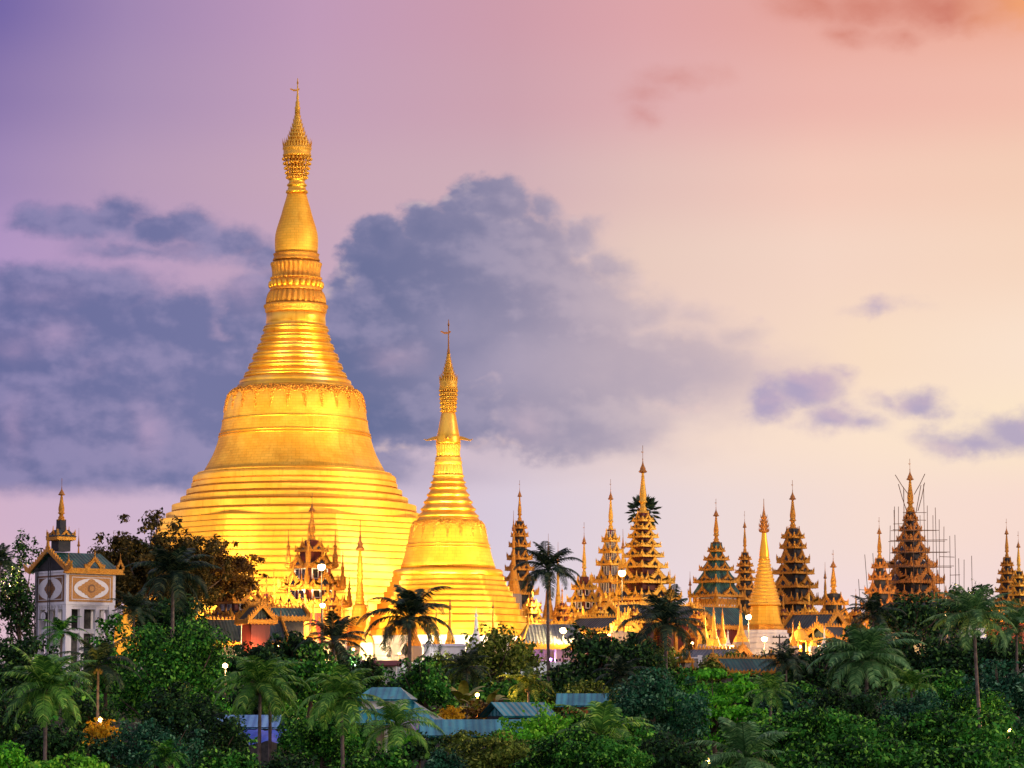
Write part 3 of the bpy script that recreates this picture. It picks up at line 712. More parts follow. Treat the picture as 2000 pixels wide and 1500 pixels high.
def eave_mesh(a, bb, hgt, crest, m, seed=1):
    key = ('e', round(a, 2), round(bb, 2), round(hgt, 2), round(crest, 2), m)
    if key in GC: return GC[key]
    b = MB(); R = random.Random(seed); w = .22 + hgt * .12
    for sx, sy, L, off in ((1, 0, a, bb), (1, 0, a, -bb), (0, 1, bb, a), (0, 1, bb, -a)):
        if sx:
            b.box((0, off, 0), (L + w, w, hgt / 2)); b.box((0, off * 1.0 + (w * .6 if off > 0 else -w * .6), -hgt * .62), (L + w * .6, w * .7, hgt * .12))
        else:
            b.box((off, 0, 0.003), (w, L - w, hgt / 2)); b.box((off + (w * .6 if off > 0 else -w * .6), 0, -hgt * .6), (w * .7, L, hgt * .12))
        n = max(6, int(2 * L / .55)); U = (1, 0, 0) if sx else (0, 1, 0); N = (0, 1, 0) if sx else (1, 0, 0)
        O = (0, off, hgt / 2) if sx else (off, 0, hgt / 2)
        for k in range(n):
            c = -L + (k + .5) * 2 * L / n; e = abs(c) / L
            hh = crest * (.16 + .20 * R.random() + .45 * max(0, e - .6) / .4 * (e > .6))
            s_ = 2 * L / n * .55
            b.prism([(c - s_, 0), (c + s_, 0), (c + s_ * .3, hh * .5), (c + s_ * .25 * (1 if c > 0 else -1), hh), (c - s_ * .4, hh * .45)], U, (0, 0, 1), O, .14, N)
        # hanging fringe
        for k in range(n):
            c = -L + (k + .5) * 2 * L / n; s_ = 2 * L / n * .5
            b.prism([(c - s_, 0), (c, -hgt * .55), (c + s_, 0)], U, (0, 0, 1), (O[0], O[1], -hgt / 2), .08, N)
    for cx in (-1, 1):                                   # upswept corner horns
        for cy in (-1, 1):
            d = Vector((cx, cy, 0)).normalized(); p = Vector((cx * a, cy * bb, 0)); q = crest
            out = [(-.30 * q, 0), (.10 * q, -.05 * q), (.26 * q, .25 * q), (.28 * q, .62 * q), (.22 * q, 1.05 * q), (.14 * q, .7 * q), (.05 * q, .8 * q), (.02 * q, .5 * q), (-.10 * q, .55 * q), (-.12 * q, .3 * q), (-.26 * q, .32 * q)]
            b.prism(out, d, (0, 0, 1), p, .24, Vector((-d.y, d.x, 0)))
    GC[key] = b.mesh('eave_trim', m); return GC[key]
def roof_mesh(a, bb, h, ka, m):
    b = MB(); n = 3
    for k in range(n):
        f = lambda t_: 1 - (1 - ka) * (t_ ** .8)
        t0, t1 = k / n, (k + 1) / n
        b.frustum(h * t0, a * f(t0), bb * f(t0), h * t1, a * f(t1), bb * f(t1), caps=(k in (0, n - 1)))
    return b.mesh('roof', m)
def window_meshes(w, h):
    key = ('w', round(w, 2), round(h, 2))
    if key in GC: return GC[key]
    f = MB(); t_ = min(.16, w * .14)
    f.box((0, 0, h / 2 - t_ / 2), (w / 2, .08, t_ / 2)); f.box((0, 0, -h / 2 + t_ / 2), (w / 2, .08, t_ / 2))
    for s_ in (-1, 1): f.box((s_ * (w / 2 - t_ / 2), 0, 0), (t_ / 2, .08, h / 2 - t_))
    p = MB(); p.box((0, .03, 0), (w / 2 - t_, .04, h / 2 - t_))
    GC[key] = (f.mesh('window', 'white_paint'), p.mesh('pane', 'glass_dark')); return GC[key]
def spire_on(root, z0, H, R, m='gold_bright', um='copper_gold', boxm='dark_wall', cx=0, cy=0, parent=None, withvane=True):
    h = lambda t_: z0 + H * t_; P = parent or root
    b = MB(); b.lathe([(h(0), R * 1.15), (h(.02), R * 1.2), (h(.035), R * .9), (h(.06), R * .75), (h(.075), R * .95), (h(.09), R * .7), (h(.12), R * .55), (h(.15), R * .6), (h(.17), R * 1.0), (h(.185), R * .9), (h(.20), R * .72),
                       (h(.26), R * .82), (h(.30), R * .80), (h(.42), R * .55), (h(.54), R * .34), (h(.55), R * .42), (h(.56), R * .3), (h(.585), R * .27), (h(.595), R * .4), (h(.61), R * .22)], 12, cx=cx, cy=cy)
    s_ = b.build('spire', m, P)
    b = MB(); b.lathe([(h(.60), R * .80), (h(.612), R * .98), (h(.635), R * .76), (h(.65), R * .62), (h(.66), R * .66), (h(.70), R * .36), (h(.74), R * .16), (h(.78), R * .08), (h(.80), R * .12), (h(.81), R * .05), (h(1), R * .03 + .02)], 12, cx=cx, cy=cy)
    if cx == 0 and cy == 0: spikes_ring(b, h(.61), R * .98, 10, H * .02, R * .09)
    b.build('umbrella', um, P)
    if withvane:
        b = MB(); k = R * .5
        b.prism([(0, 0), (-.8 * k, .3 * k), (-1.1 * k, .1 * k), (-.4 * k, -.2 * k), (.5 * k, 0), (.3 * k, .3 * k)], (1, 0, 0), (0, 0, 1), (cx, cy, h(.9)), .08, (0, 1, 0))
        b.build('vane', um, P)
    return s_
def pyatthat(name, label, px, Y, tip, sbase, tiers, wall='dark_wall', roof='roof_dark', trim='gold_carved', base=None, wins=None, rz=40, group=None,
             sr=None, wall_k=.62, roof_k=.5, pinn=None, basem=None, cat='tower', ratio=1.0, gk=1.0):
    """tiers from the top: (photo row of the eave, silhouette half width in px)"""
    c = W(px, (tip + tiers[-1][0]) / 2, Y)
    o = thing(name, label, cat, (c.x, Y, PLAT), rad(rz), group)
    K = abs(math.cos(rad(rz))) + abs(math.sin(rad(rz))) * ratio
    zz = lambda py: ZP(py, Y) - PLAT
    zs = [zz(sbase)] + [zz(q[0]) for q in tiers]
    A = [(sr or tiers[0][1] * .30) * S(Y)] + [q[1] * S(Y) / K for q in tiers]
    spire_on(o, zz(sbase), ZP(tip, Y) - ZP(sbase, Y), (sr or tiers[0][1] * .42) * S(Y) * 1.0, um='copper_gold', m='gold_carved' if trim != 'gold_bright' else 'gold_bright')
    for i, q in enumerate(tiers):
        a = A[i + 1]; gap = zs[i] - zs[i + 1]; up = A[i] * (wall_k if i else 1.3)
        up = min(up, a * .8)
        rh = gap * roof_k
        eh = min(max(gap * .10, .22), .7)
        add('roof', roof_mesh(a, a * ratio, rh, up / a, roof), o, (0, 0, zs[i + 1] + eh * .3))
        wb = MB(); wb.box((0, 0, (rh + gap) / 2), (up * .985, up * ratio * .985, (gap - rh) / 2 + .05)); wo_ = wb.build('wall', wall if i else ('red_wall' if wall == 'red_wall' else 'dark_wall'), o, (0, 0, zs[i + 1]))
        if wins and i in wins:
            nw = wins[i]; wh = (gap - rh) * .78; ww = min(up * 1.7 / nw * .72, wh * 1.2)
            fm, pm = window_meshes(ww, wh)
            for k in range(4):
                L_ = up * (1 if k % 2 == 0 else ratio); off = up * (ratio if k % 2 == 0 else 1)
                for j in range(nw):
                    s_ = (j - (nw - 1) / 2) * 2 * L_ * .85 / nw
                    th = k * math.pi / 2
                    x, y = s_, -off - .04
                    wn = add('window', fm, wo_, (x * math.cos(th) - y * math.sin(th), x * math.sin(th) + y * math.cos(th), (rh + gap) / 2), th)
                    add('pane', pm, wn)
        et = add('eave_trim', eave_mesh(a, a * ratio, eh, gap * .56, trim, i), o, (0, 0, zs[i + 1]))
        gh = gap * .88 * gk; gw = min(a * .98 * gk, gh * 1.45)
        big_ = a > 3.2
        for k in range(4):
            th = k * math.pi / 2; off = a * (ratio if k % 2 == 0 else 1) + .12
            L_ = a * (1 if k % 2 == 0 else ratio)
            add('gable', gable_mesh(gw * (1.0 if k % 2 == 0 else 1), gh, .28, i, trim), o, (off * math.sin(th), -off * math.cos(th), zs[i + 1] + eh * .4), th)
            if big_:
                for s_ in (-1, 1):
                    x = s_ * L_ * .66
                    add('antefix', gable_mesh(gw * .42, gh * .52, .2, i, trim), et, (x * math.cos(th) + off * math.sin(th), x * math.sin(th) - off * math.cos(th), eh * .4), th)
    # body below the lowest eave
    a = A[-1] * (.74 if base is None else base); zb = zs[-1]
    if zb > .5:
        wb = MB(); wb.box((0, 0, zb / 2), (a, a * ratio, zb / 2)); wo_ = wb.build('body', basem or wall, o)
        cm = MB()
        for cx in (-1, 1):
            for cy in (-1, 1): cm.box((cx * a, cy * a * ratio, zb / 2 - .05), (.28, .28, zb / 2 - .15))
        cm.box((0, 0, zb * .08), (a + .12, a * ratio + .12, zb * .07))
        cm.box((0, 0, zb * .93), (a + .10, a * ratio + .10, zb * .035))
        cm.build('corner_post', trim, o)
    if pinn:
        for (fx, fy, ti, hh) in pinn:
            a = A[ti + 1]; p_ = MB(); z1 = zs[ti + 1]
            p_.lathe([(0, .55), (.5, .6), (.6, .4), (hh * .3, .45), (hh * .35, .3), (hh * .5, .2), (hh * .55, .34), (hh * .6, .15), (hh, .03)], 8, smooth=False)
            p_.build('pinnacle', trim, o, (fx * a, fy * a * ratio, z1))
    return o

pyatthat('tiered_spire', 'gilded tiered spire rising just right of the lesser stupa, behind a coconut palm', 1015, 600, 938, 1019,
    [(1031, 12), (1047, 14.5), (1067, 18.5), (1092, 22), (1113, 26), (1133, 30), (1160, 34), (1190, 38)], sr=4.6, trim='gold_carved')
pyatthat('tiered_spire', 'slim tiered spire with white fretwork windows between red walls, left of the largest golden one', 1193, 565, 936, 1036,
    [(1057, 15), (1079, 21), (1103, 26), (1136, 34), (1172, 42)], wall='red_wall', wins={0: 2, 1: 3, 2: 3, 3: 3, 4: 4}, sr=5.5, roof_k=.30, wall_k=.74, trim='gold_bright')
pyatthat('pavilion', 'low red pavilion with three stacked roofs and thin spire, right of the tallest palm', 1141, 530, 1020, 1127,
    [(1150, 22), (1174, 31), (1201, 43)], wall='red_wall', roof='roof_dark', wins={1: 2, 2: 2}, sr=5, base=.80, wall_k=.86, roof_k=.36, cat='pavilion', trim='gold_bright')
pyatthat('tiered_spire', 'largest golden tiered spire, eight ornate eaves above red walls, fan palm behind its neck', 1256, 520, 870, 1003,
    [(1017, 18), (1033, 22), (1049, 27), (1067, 32), (1087, 37.5), (1108, 45), (1138, 58), (1171, 70)], wall='red_wall', roof='roof_dark', sr=8.5, gk=1.15, trim='gold_bright', pinn=[(.5, -1, 7, 5), (-1, .4, 7, 5)])
gtow = pyatthat('tiered_spire', 'green tiled tiered spire standing on a white lattice storey', 1399, 520, 974, 1060,
    [(1076, 14), (1093, 22), (1113, 31), (1137, 42), (1165, 52)], wall='roof_green', roof='roof_green', sr=6.2, roof_k=.80, wall_k=.84, gk=.85, trim='gold_carved', base=.80, basem='white_plaster')
pyatthat('tiered_spire', 'narrow dark tiered spire squeezed between the green roofed spire and the white based stupa', 1455, 585, 998, 1080,
    [(1092, 10), (1105, 13.5), (1118, 17), (1133, 20), (1151, 24), (1171, 28), (1195, 32)], sr=4)
pyatthat('tiered_spire', 'tall dark walled tiered spire with gold eaves, right of the white based stupa', 1549, 540, 938, 1033,
    [(1050, 20), (1070, 23.5), (1098, 29), (1120, 38), (1147, 45), (1179, 55), (1213, 64)], sr=7, wall='dark_wall', wall_k=.68, rz=47, gk=1.1)
pyatthat('shrine', 'small dark shrine with a bulbous gold spire, right of the tall dark walled spire', 1628, 520, 1074, 1160,
    [(1180, 26), (1207, 38), (1236, 48)], sr=7, cat='shrine')
pyatthat('tiered_spire', 'broad copper coloured tiered spire wrapped in bamboo scaffolding', 1779, 540, 896, 1000,
    [(1016, 12), (1036, 19), (1055, 25), (1079, 33), (1107, 47), (1138, 60), (1171, 78), (1205, 84)], sr=7.5, trim='orange_carved', wall='dark_wall', rz=38, gk=1.3)
pyatthat('tiered_spire', 'small tiered spire attached on the left flank of the scaffolded one', 1718, 520, 1010, 1092,
    [(1108, 13), (1131, 19), (1158, 26), (1186, 34)], sr=5.2, trim='orange_carved')
pyatthat('tiered_spire', 'narrow gold tiered spire near the right border, left of its twin', 1967, 560, 1013, 1090,
    [(1104, 10), (1120, 15), (1137, 18), (1155, 21), (1175, 25), (1200, 30)], sr=4.4)
pyatthat('tiered_spire', 'brightly lit narrow tiered spire at the extreme right border', 1990, 530, 1038, 1117,
    [(1128, 11), (1144, 15), (1162, 18), (1182, 22), (1210, 28)], sr=4.5, trim='gold_bright')
pyatthat('pavilion', 'ornate red and gold pavilion with white framed windows before the great stupa', 609, 488, 962, 1056,
    [(1076, 30), (1108, 46), (1150, 61), (1184, 74)], wall='red_wall', roof='roof_dark', wins={2: 2, 3: 2}, sr=7.5, base=.82, gk=1.05, trim='gold_carved', wall_k=.80, roof_k=.36, cat='pavilion',
    pinn=[(-1, -1, 1, 7), (1, -1, 1, 6), (-1, 1, 1, 6), (-1, -1, 2, 6), (1, -1, 2, 6), (1, 1, 2, 6), (-1, 1, 3, 6), (1, -1, 3, 5)])

# white lattice storey of the green tiled spire
a_ = 52 * S(520) / (math.cos(rad(40)) + math.sin(rad(40))) * .80 + .12; zt_, zb_ = ZP(1169, 520) - PLAT, ZP(1189, 520) - PLAT
for k in range(4):
    lt = MB(); th = k * math.pi / 2; O = (a_ * math.sin(th), -a_ * math.cos(th), 0); U = (math.cos(th), math.sin(th), 0); N = (math.sin(th), -math.cos(th), 0); t_ = .09
    for x in (-a_ * .98, 0, a_ * .98): lt.prism([(x - t_, zb_), (x + t_, zb_), (x + t_, zt_), (x - t_, zt_)], U, (0, 0, 1), O, .1, N)
    for x0 in (-a_ * .98, 0):
        x1 = x0 + a_ * .98; xm = (x0 + x1) / 2
        for p, q in (((x0, zb_), (xm, zt_)), ((x1, zb_), (xm, zt_))):
            lt.prism([(p[0] - t_, p[1]), (p[0] + t_, p[1]), (q[0] + t_, q[1]), (q[0] - t_, q[1])], U, (0, 0, 1), O, .08, N)
    lt.prism([(-a_, zb_ - .2), (a_, zb_ - .2), (a_, zb_), (-a_, zb_)], U, (0, 0, 1), O, .14, N)
    lt.build('lattice', 'copper_gold', gtow)
# slender spires and stupas about the terrace
G1 = 'small spires about the temple terrace'
stupa('small_stupa', 'thin spire close beside the left edge of the spire behind the coconut palm', 1003, 590, 997, 1160, 14, 'gold_carved', group=G1)
stupa('small_stupa', 'thin spire tip showing above the fronds of the tall trunked palm', 1071, 600, 1042, 1210, 12, 'gold_carved', group=G1)
stupa('small_stupa', 'thin spire tip just right of the tall trunked palm crown', 1090, 600, 1058, 1215, 12, 'gold_bright', group=G1)
stupa('small_stupa', 'slim gilded stupa standing between the fretwork spire and the largest golden spire', 1217, 540, 1033, 1190, 16, 'gold_bright', group=G1)
stupa('small_stupa', 'slim gilded stupa at the left foot of the green tiled spire', 1348, 545, 1116, 1230, 13, 'gold_carved', group=G1)
stupa('small_stupa', 'slim gilded spire left of the small dark shrine', 1612, 540, 1098, 1230, 13, 'gold_carved', group=G1)
stupa('small_stupa', 'tiny pinkish spire showing behind the clock tower roof', 153, 590, 1031, 1180, 12, 'gold_carved', group=G1)
# dark umbrella stupa in front of the great stupa's terraces
stupa('umbrella_stupa', 'slender stupa with a dark wide umbrella in front of the pale terraces', 703, 480, 1015, 1262, 34, 'gold_leaf', 'copper_gold', slim=.8)
# white-based stupa
Y = 480.0; c = W(1493, 1120, Y)
ws = thing('white_based_stupa', 'slim golden stupa on a broad white octagonal base among the tiered spires', 'stupa', (c.x, Y, PLAT))
z = lambda py: ZP(py, Y) - PLAT; sp = S(Y)
octo_tiers(MB(), [(1231, 44), (1238, 47), (1245, 50), (1256, 53), (1268, 57), (1280, 60)], Y, PLAT, 64).build('plinth', 'white_plaster', ws)
MB().lathe(prof_px([(1234, 39), (1229, 40), (1228, 37), (1224, 37), (1223, 35), (1220, 36)], Y, PLAT), 32, lambda th, k: octo(th), smooth=False).build('bell_rim', 'gold_dark', ws)
MB().lathe(prof_px([(1221, 35), (1217, 33), (1210, 31), (1200, 29), (1192, 28), (1184, 27), (1183, 25.5), (1182, 22)], Y, PLAT), 12, smooth=False).build('bell', 'gold_leaf', ws)
pr = []
for k in range(13):
    y0 = 1183 - k * 7; r0 = 21.5 * (1 - k / 13) ** 1.2 + 10.5
    pr += [(y0 - .2, r0 - 1), (y0 - 1.5, r0 + .6), (y0 - 4, r0 + .3), (y0 - 5, r0 - 1.3)]
MB().lathe(prof_px(pr + [(1092, 10.3)], Y, PLAT), 14).build('ringed_spire', 'gold_bright', ws)
MB().lathe(prof_px([(1094, 10.5), (1092, 11.5), (1090, 9.5), (1085, 9.8), (1078, 9.2), (1066, 7.4), (1052, 5.4), (1042, 4.6), (1038, 4.2)], Y, PLAT), 20).build('banana_bud', 'gold_ring', ws)
h2 = MB()
h2.lathe(prof_px([(1040, 7), (1038, 9), (1034, 8.6), (1033, 7), (1030, 7.4), (1028, 9), (1025, 7), (1020, 6), (1014, 5), (1008, 3.8), (1002, 2.8), (996, 1.4), (985, .7), (974, .5)], Y, PLAT), 14)
for py, r in ((1039, 9), (1030, 8.6), (1022, 6.5), (1014, 5)): spikes_ring(h2, z(py), r * sp, 12, .8, .12, .3)
h2.build('umbrella', 'copper_gold', ws)
# the row of little gilded stupas at the terrace edge
G2 = 'little gilded stupas along the terrace edge'
for px, tip, base, r, Yd, m, lab in (
    (612, 1148, 1250, 11, 462, 'gold_bright', 'little brightly lit stupa in front of the ornate pavilion doors'),
    (640, 1172, 1250, 7, 460, 'gold_bright', 'thinnest little stupa right of the brightly lit one before the pavilion'),
    (668, 1163, 1250, 9, 464, 'gold_carved', 'little stupa between the pavilion and the umbrella stupa'),
    (574, 1176, 1250, 8, 462, 'gold_carved', 'little stupa before the left corner of the ornate pavilion'),
    (546, 1160, 1252, 8, 470, 'gold_bright', 'little stupa standing left of the ornate pavilion'),
    (718, 1166, 1255, 13, 455, 'gold_carved', 'little stupa at the right foot of the umbrella stupa'),
    (808, 1165, 1262, 15, 440, 'gold_carved', 'little ochre stupa behind the leftward palm before the lesser stupa'),
    (852, 1185, 1268, 9, 438, 'gold_bright', 'little stupa just right of the palm before the lesser stupa'),
    (879, 1158, 1268, 13, 436, 'gold_bright', 'bright little stupa below the centre of the lesser stupa'),
    (963, 1162, 1268, 11, 440, 'gold_bright', 'little stupa on the right half of the lesser stupa base'),
    (1100, 1180, 1262, 9, 480, 'gold_bright', 'little stupa right of the tall palm trunk'),
    (1120, 1190, 1262, 9, 470, 'gold_carved', 'little stupa before the left end of the red pavilion'),
    (1208, 1168, 1232, 12, 450, 'gold_bright', 'left one of two little stupas under the largest golden spire'),
    (1227, 1166, 1234, 12, 450, 'gold_bright', 'right one of two little stupas under the largest golden spire'),
    (1376, 1182, 1258, 12, 458, 'gold_bright', 'leftmost little stupa before the green lattice spire'),
    (1394, 1176, 1262, 14, 452, 'gold_bright', 'second little stupa before the green lattice spire'),
    (1411, 1184, 1258, 12, 458, 'gold_carved', 'third little stupa before the green lattice spire, darker gold'),
    (1447, 1178, 1254, 15, 446, 'gold_bright', 'little stupa touching the left side of the white octagonal base'),
    (1549, 1208, 1262, 9, 455, 'gold_carved', 'little stupa between the white octagonal base and the domed kiosk'),
    (1588, 1215, 1262, 8, 462, 'gold_bright', 'little stupa right of the domed kiosk'),
    (1648, 1196, 1262, 8, 462, 'gold_carved', 'little stupa right of the small dark shrine')):
    stupa('little_stupa', lab, px, Yd, tip, base, r, m, group=G2)
for px, tip, base, r, Yd, lab in (
    (930, 1186, 1262, 17, 432, 'white stupa peeking over the airy tree before the lesser stupa'),
    (1422, 1228, 1262, 7, 440, 'tiny white stupa left of the white octagonal base'),
    (1610, 1222, 1262, 8, 446, 'tiny white stupa at the foot of the small dark shrine'),
    (838, 1226, 1270, 10, 432, 'tiny white stupa by the left palm before the lesser stupa')):
    stupa('white_stupa', lab, px, Yd, tip, base, r, 'white_paint', 'white_paint', group='white stupas at the terrace edge')

# ---------------------------------------------------------------- lamps
def point(parent, loc, power, color=(1, .62, .26), r=.25):
    l = bpy.data.lights.new('lamp_light', 'POINT'); l.energy = power; l.color = color; l.shadow_soft_size = r
    o = bpy.data.objects.new('lamp_light', l); COL.objects.link(o); o.parent = parent; o.location = loc
def mast(label, px, py, Y, power, zfoot=None, r=.42, m='lamp_amber', color=(1, .62, .24), pole='metal_dark', name='lamp_mast', group='lit lamps on poles', glow=None):
    c = W(px, py, Y); zf = PLAT if Y > 428 else gz(c.x, Y)
    if zfoot is not None: zf = zfoot
    o = thing(name, label, 'lamp', (c.x, Y, zf), 0, group); h = c.z - zf
    b = MB(); b.tube([(0, .35, 0), (0, .35, h * .5), (0, .35, h - .1)], [.14, .11, .08], 8); b.box((0, .35, .15), (.3, .3, .15)); b.build('pole', pole, o)
    b = MB(); b.tube([(0, .35, h - .1), (0, .2, h + r * .9), (0, -.05, h + r * 1.1)], .06, 6); b.lathe([(h + r * .55, r * 1.0), (h + r * .8, r * .8), (h + r * 1.1, r * .25)], 12); b.build('lamp_hood', pole, o)
    b = MB(); b.ball((0, 0, h), r, 14, 9); b.build('bulb', m, o)
    point(o, (0, -r - .25, h), power * 4.0, color)
    return o
mast('bright lamp high in front of the ornate pavilion windows', 628, 1107, 470, 700, r=.6)
mast('smaller lamp under the bright one, before the pavilion doors', 630, 1182, 466, 450, r=.42)
mast('bright lamp left of the largest golden tiered spire', 1215, 1119, 505, 1200, r=.62)
mast('lamp glowing above the grey hall roof beside the red pavilion', 1100, 1231, 446, 2200, r=.5)
mast('lamp between the green lattice spire and the white based stupa', 1462, 1205, 462, 1800, r=.42)
mast('lamp lighting the white octagonal base', 1493, 1248, 462, 1500, r=.45)
mast('orange street lamp among the banana plants', 932, 1357, 335, 1300, r=.22, pole='wall_orange', color=(1, .5, .15), name='street_lamp')
mast('low lamp hidden behind the big palm at the left, lighting yellow leaves', 196, 1406, 262, 900, r=.18, color=(1, .55, .12), name='street_lamp')
mast('low lamp glowing through leaves at the bottom, right of centre', 1383, 1487, 195, 500, r=.16, color=(1, .55, .12), name='street_lamp')
mast('lamp amid the dark trees left of the clock tower', 22, 1142, 428, 1500, r=.3, color=(1, .6, .2))
mast('lamp behind the tree crown before the terraces, tinting it amber', 470, 1165, 474, 2600, r=.3)
mast('lamp glowing low between the bushes left of the twin palm', 440, 1300, 360, 1600, r=.3, name='street_lamp')
mast('violet lamp inside the golden colonnade', 1074, 1288, 447, 120, r=.35, m='lamp_violet', color=(.6, .3, 1))
mast('white lamp under the palm left of the round bush', 698, 1300, 420, 1200, r=.45, m='lamp_white', color=(.9, 1, .9))
mast('white lamp at the white steps below the lesser stupa', 902, 1308, 424, 1200, r=.45, m='lamp_white', color=(.9, 1, .9))
mast('lamp at the bottom right behind the hedge end', 1970, 1425, 230, 500, r=.16, color=(1, .5, .15), name='street_lamp')
mast('lamp behind the dark trees right of the scaffolded spire', 1850, 1200, 446, 3000, r=.3, color=(1, .5, .15))

for i, (px, py, Yd) in enumerate(((1008, 1268, 434), (1130, 1262, 452), (1190, 1240, 462), (1250, 1258, 440), (1300, 1262, 445), (1352, 1256, 446), (1430, 1262, 436), (1600, 1262, 440), (1665, 1262, 440), (545, 1262, 436), (590, 1270, 437), (690, 1268, 436), (780, 1276, 434), (850, 1280, 434), (1760, 1235, 470), (1960, 1240, 470))):
    mast(('low amber lantern on the terrace edge, ' + ('under the dense row of golden spires' if px > 1000 else 'below the great and lesser stupas')), px, py, Yd, 420, r=.2, name='lantern', group='low amber lanterns on the terrace ' + ('under the spires' if px > 1000 else 'below the stupas'), color=(1, .55, .16))
def flood(label, x, y, target, power, size=46, blend=.6, color=(1, .69, .30), zf=None):
    """a floodlight on a short stand, aimed at a point"""
    zf = PLAT if zf is None else zf
    d = Vector(target) - Vector((x, y, zf + 1.2)); yaw = math.atan2(d.y, d.x) - math.pi / 2; el = math.atan2(d.z, math.hypot(d.x, d.y))
    o = thing('floodlight', label, 'floodlight', (x, y, zf), yaw, 'floodlights aimed at the golden buildings')
    b = MB(); b.box((0, 0, .06), (.4, .35, .06)); b.box((-.42, 0, .7), (.04, .06, .6)); b.box((.42, 0, .7), (.04, .06, .6)); b.build('stand', 'metal_dark', o)
    h = MB(); h.box((0, -.12, 0), (.36, .14, .28)); ho = h.build('housing', 'metal_dark', o, (0, 0, 1.2)); ho.rotation_euler = (el, 0, 0)
    g_ = MB(); g_.box((0, .03, 0), (.32, .01, .24)); g_.build('lens', 'lamp_amber', ho)
    l = bpy.data.lights.new('flood_light', 'SPOT'); l.energy = power; l.color = color; l.spot_size = rad(size); l.spot_blend = blend; l.shadow_soft_size = .5
    lo = bpy.data.objects.new('flood_light', l); COL.objects.link(lo); lo.location = (x, y, zf + 1.25) + d.normalized() * .4 if False else Vector((x, y, zf + 1.25)) + d.normalized() * .45
    lo.rotation_euler = d.to_track_quat('-Z', 'Y').to_euler()
    mw = lo.matrix_basis.copy(); lo.parent = o; lo.matrix_parent_inverse = o.matrix_basis.inverted(); lo.matrix_basis = mw
    return o
FP = 2.1
gx0, gy0 = bx0.x, 552
for i, (dx, dy, tz, pw, sz, lab) in enumerate((
    (-62, -62, 52, 100000, 50, 'leftmost floodlight aimed up at the great stupa'),
    (-24, -78, 48, 100000, 50, 'floodlight before the middle of the great stupa'),
    (6, -86, 52, 170000, 50, 'floodlight between the two great golden stupas'),
    (66, -48, 58, 240000, 50, 'rightmost floodlight aimed at the great stupa from behind the lesser one'),
    (-46, -70, 92, 170000, 24, 'left narrow floodlight on the upper spire of the great stupa'),
    (52, -66, 92, 260000, 24, 'right narrow floodlight on the upper spire of the great stupa'))):
    flood(lab, gx0 + dx, gy0 + dy, (gx0, gy0 - 6, tz), pw * FP, sz)
for x, y, tx, ty, tz, pw, sz, lab in (
    (-26, 444, -10, 474, 42, 36000, 60, 'left floodlight on the lesser stupa'),
    (-4, 446, -10, 474, 42, 46000, 60, 'right floodlight on the lesser stupa'),
    (20, 460, -10, 478, 46, 66000, 44, 'side floodlight on the spire of the lesser stupa'),
    (-16, 440, -10, 478, 55, 60000, 30, 'narrow floodlight on the spire of the lesser stupa')):
    flood(lab, x, y, (tx, ty, tz), pw * FP, sz, color=(1, .76, .34))
for px, Yf, tpx, tY, tz, pw, sz, lab in (
    (1235, 486, 1256, 520, 38, 22000, 80, 'floodlight at the foot of the largest golden tiered spire'),
    (1310, 484, 1262, 520, 42, 20000, 60, 'floodlight right of the largest golden tiered spire'),
    (1150, 490, 1141, 530, 36, 12000, 80, 'floodlight before the red three roofed pavilion'),
    (1185, 520, 1193, 565, 44, 16000, 60, 'floodlight before the fretwork spire'),
    (1050, 540, 1015, 600, 44, 22000, 60, 'floodlight before the spire behind the palm'),
    (1380, 486, 1399, 520, 38, 3600, 70, 'floodlight before the green lattice spire'),
    (1475, 446, 1493, 480, 38, 9000, 70, 'floodlight before the white based stupa'),
    (1535, 495, 1549, 540, 42, 14000, 70, 'floodlight before the dark walled spire'),
    (1590, 492, 1549, 540, 46, 9000, 60, 'floodlight right of the dark walled spire'),
    (1640, 480, 1628, 520, 36, 5000, 80, 'floodlight before the small dark shrine'),
    (1440, 530, 1455, 585, 44, 9000, 60, 'floodlight before the narrow dark spire'),
    (1740, 490, 1765, 540, 40, 16000, 80, 'left floodlight at the scaffolded spire'),
    (1830, 492, 1785, 540, 44, 14000, 70, 'right floodlight at the scaffolded spire'),
    (1975, 488, 1985, 540, 42, 14000, 60, 'floodlight at the right border spires'),
    (585, 452, 609, 488, 38, 5000, 80, 'left floodlight at the ornate pavilion'),
    (660, 452, 609, 488, 40, 4500, 70, 'right floodlight at the ornate pavilion'),
    (722, 448, 703, 480, 36, 7000, 60, 'floodlight beside the umbrella stupa'),
    (480, 440, 470, 470, 34, 6000, 90, 'floodlight before the hall with the stair roof')):
    a = W(px, 1300, Yf); b_ = W(tpx, 1200, tY)
    flood(lab, a.x, Yf, (b_.x, tY, tz), pw * FP * 1.5, sz, .8, (1, .58, .20))

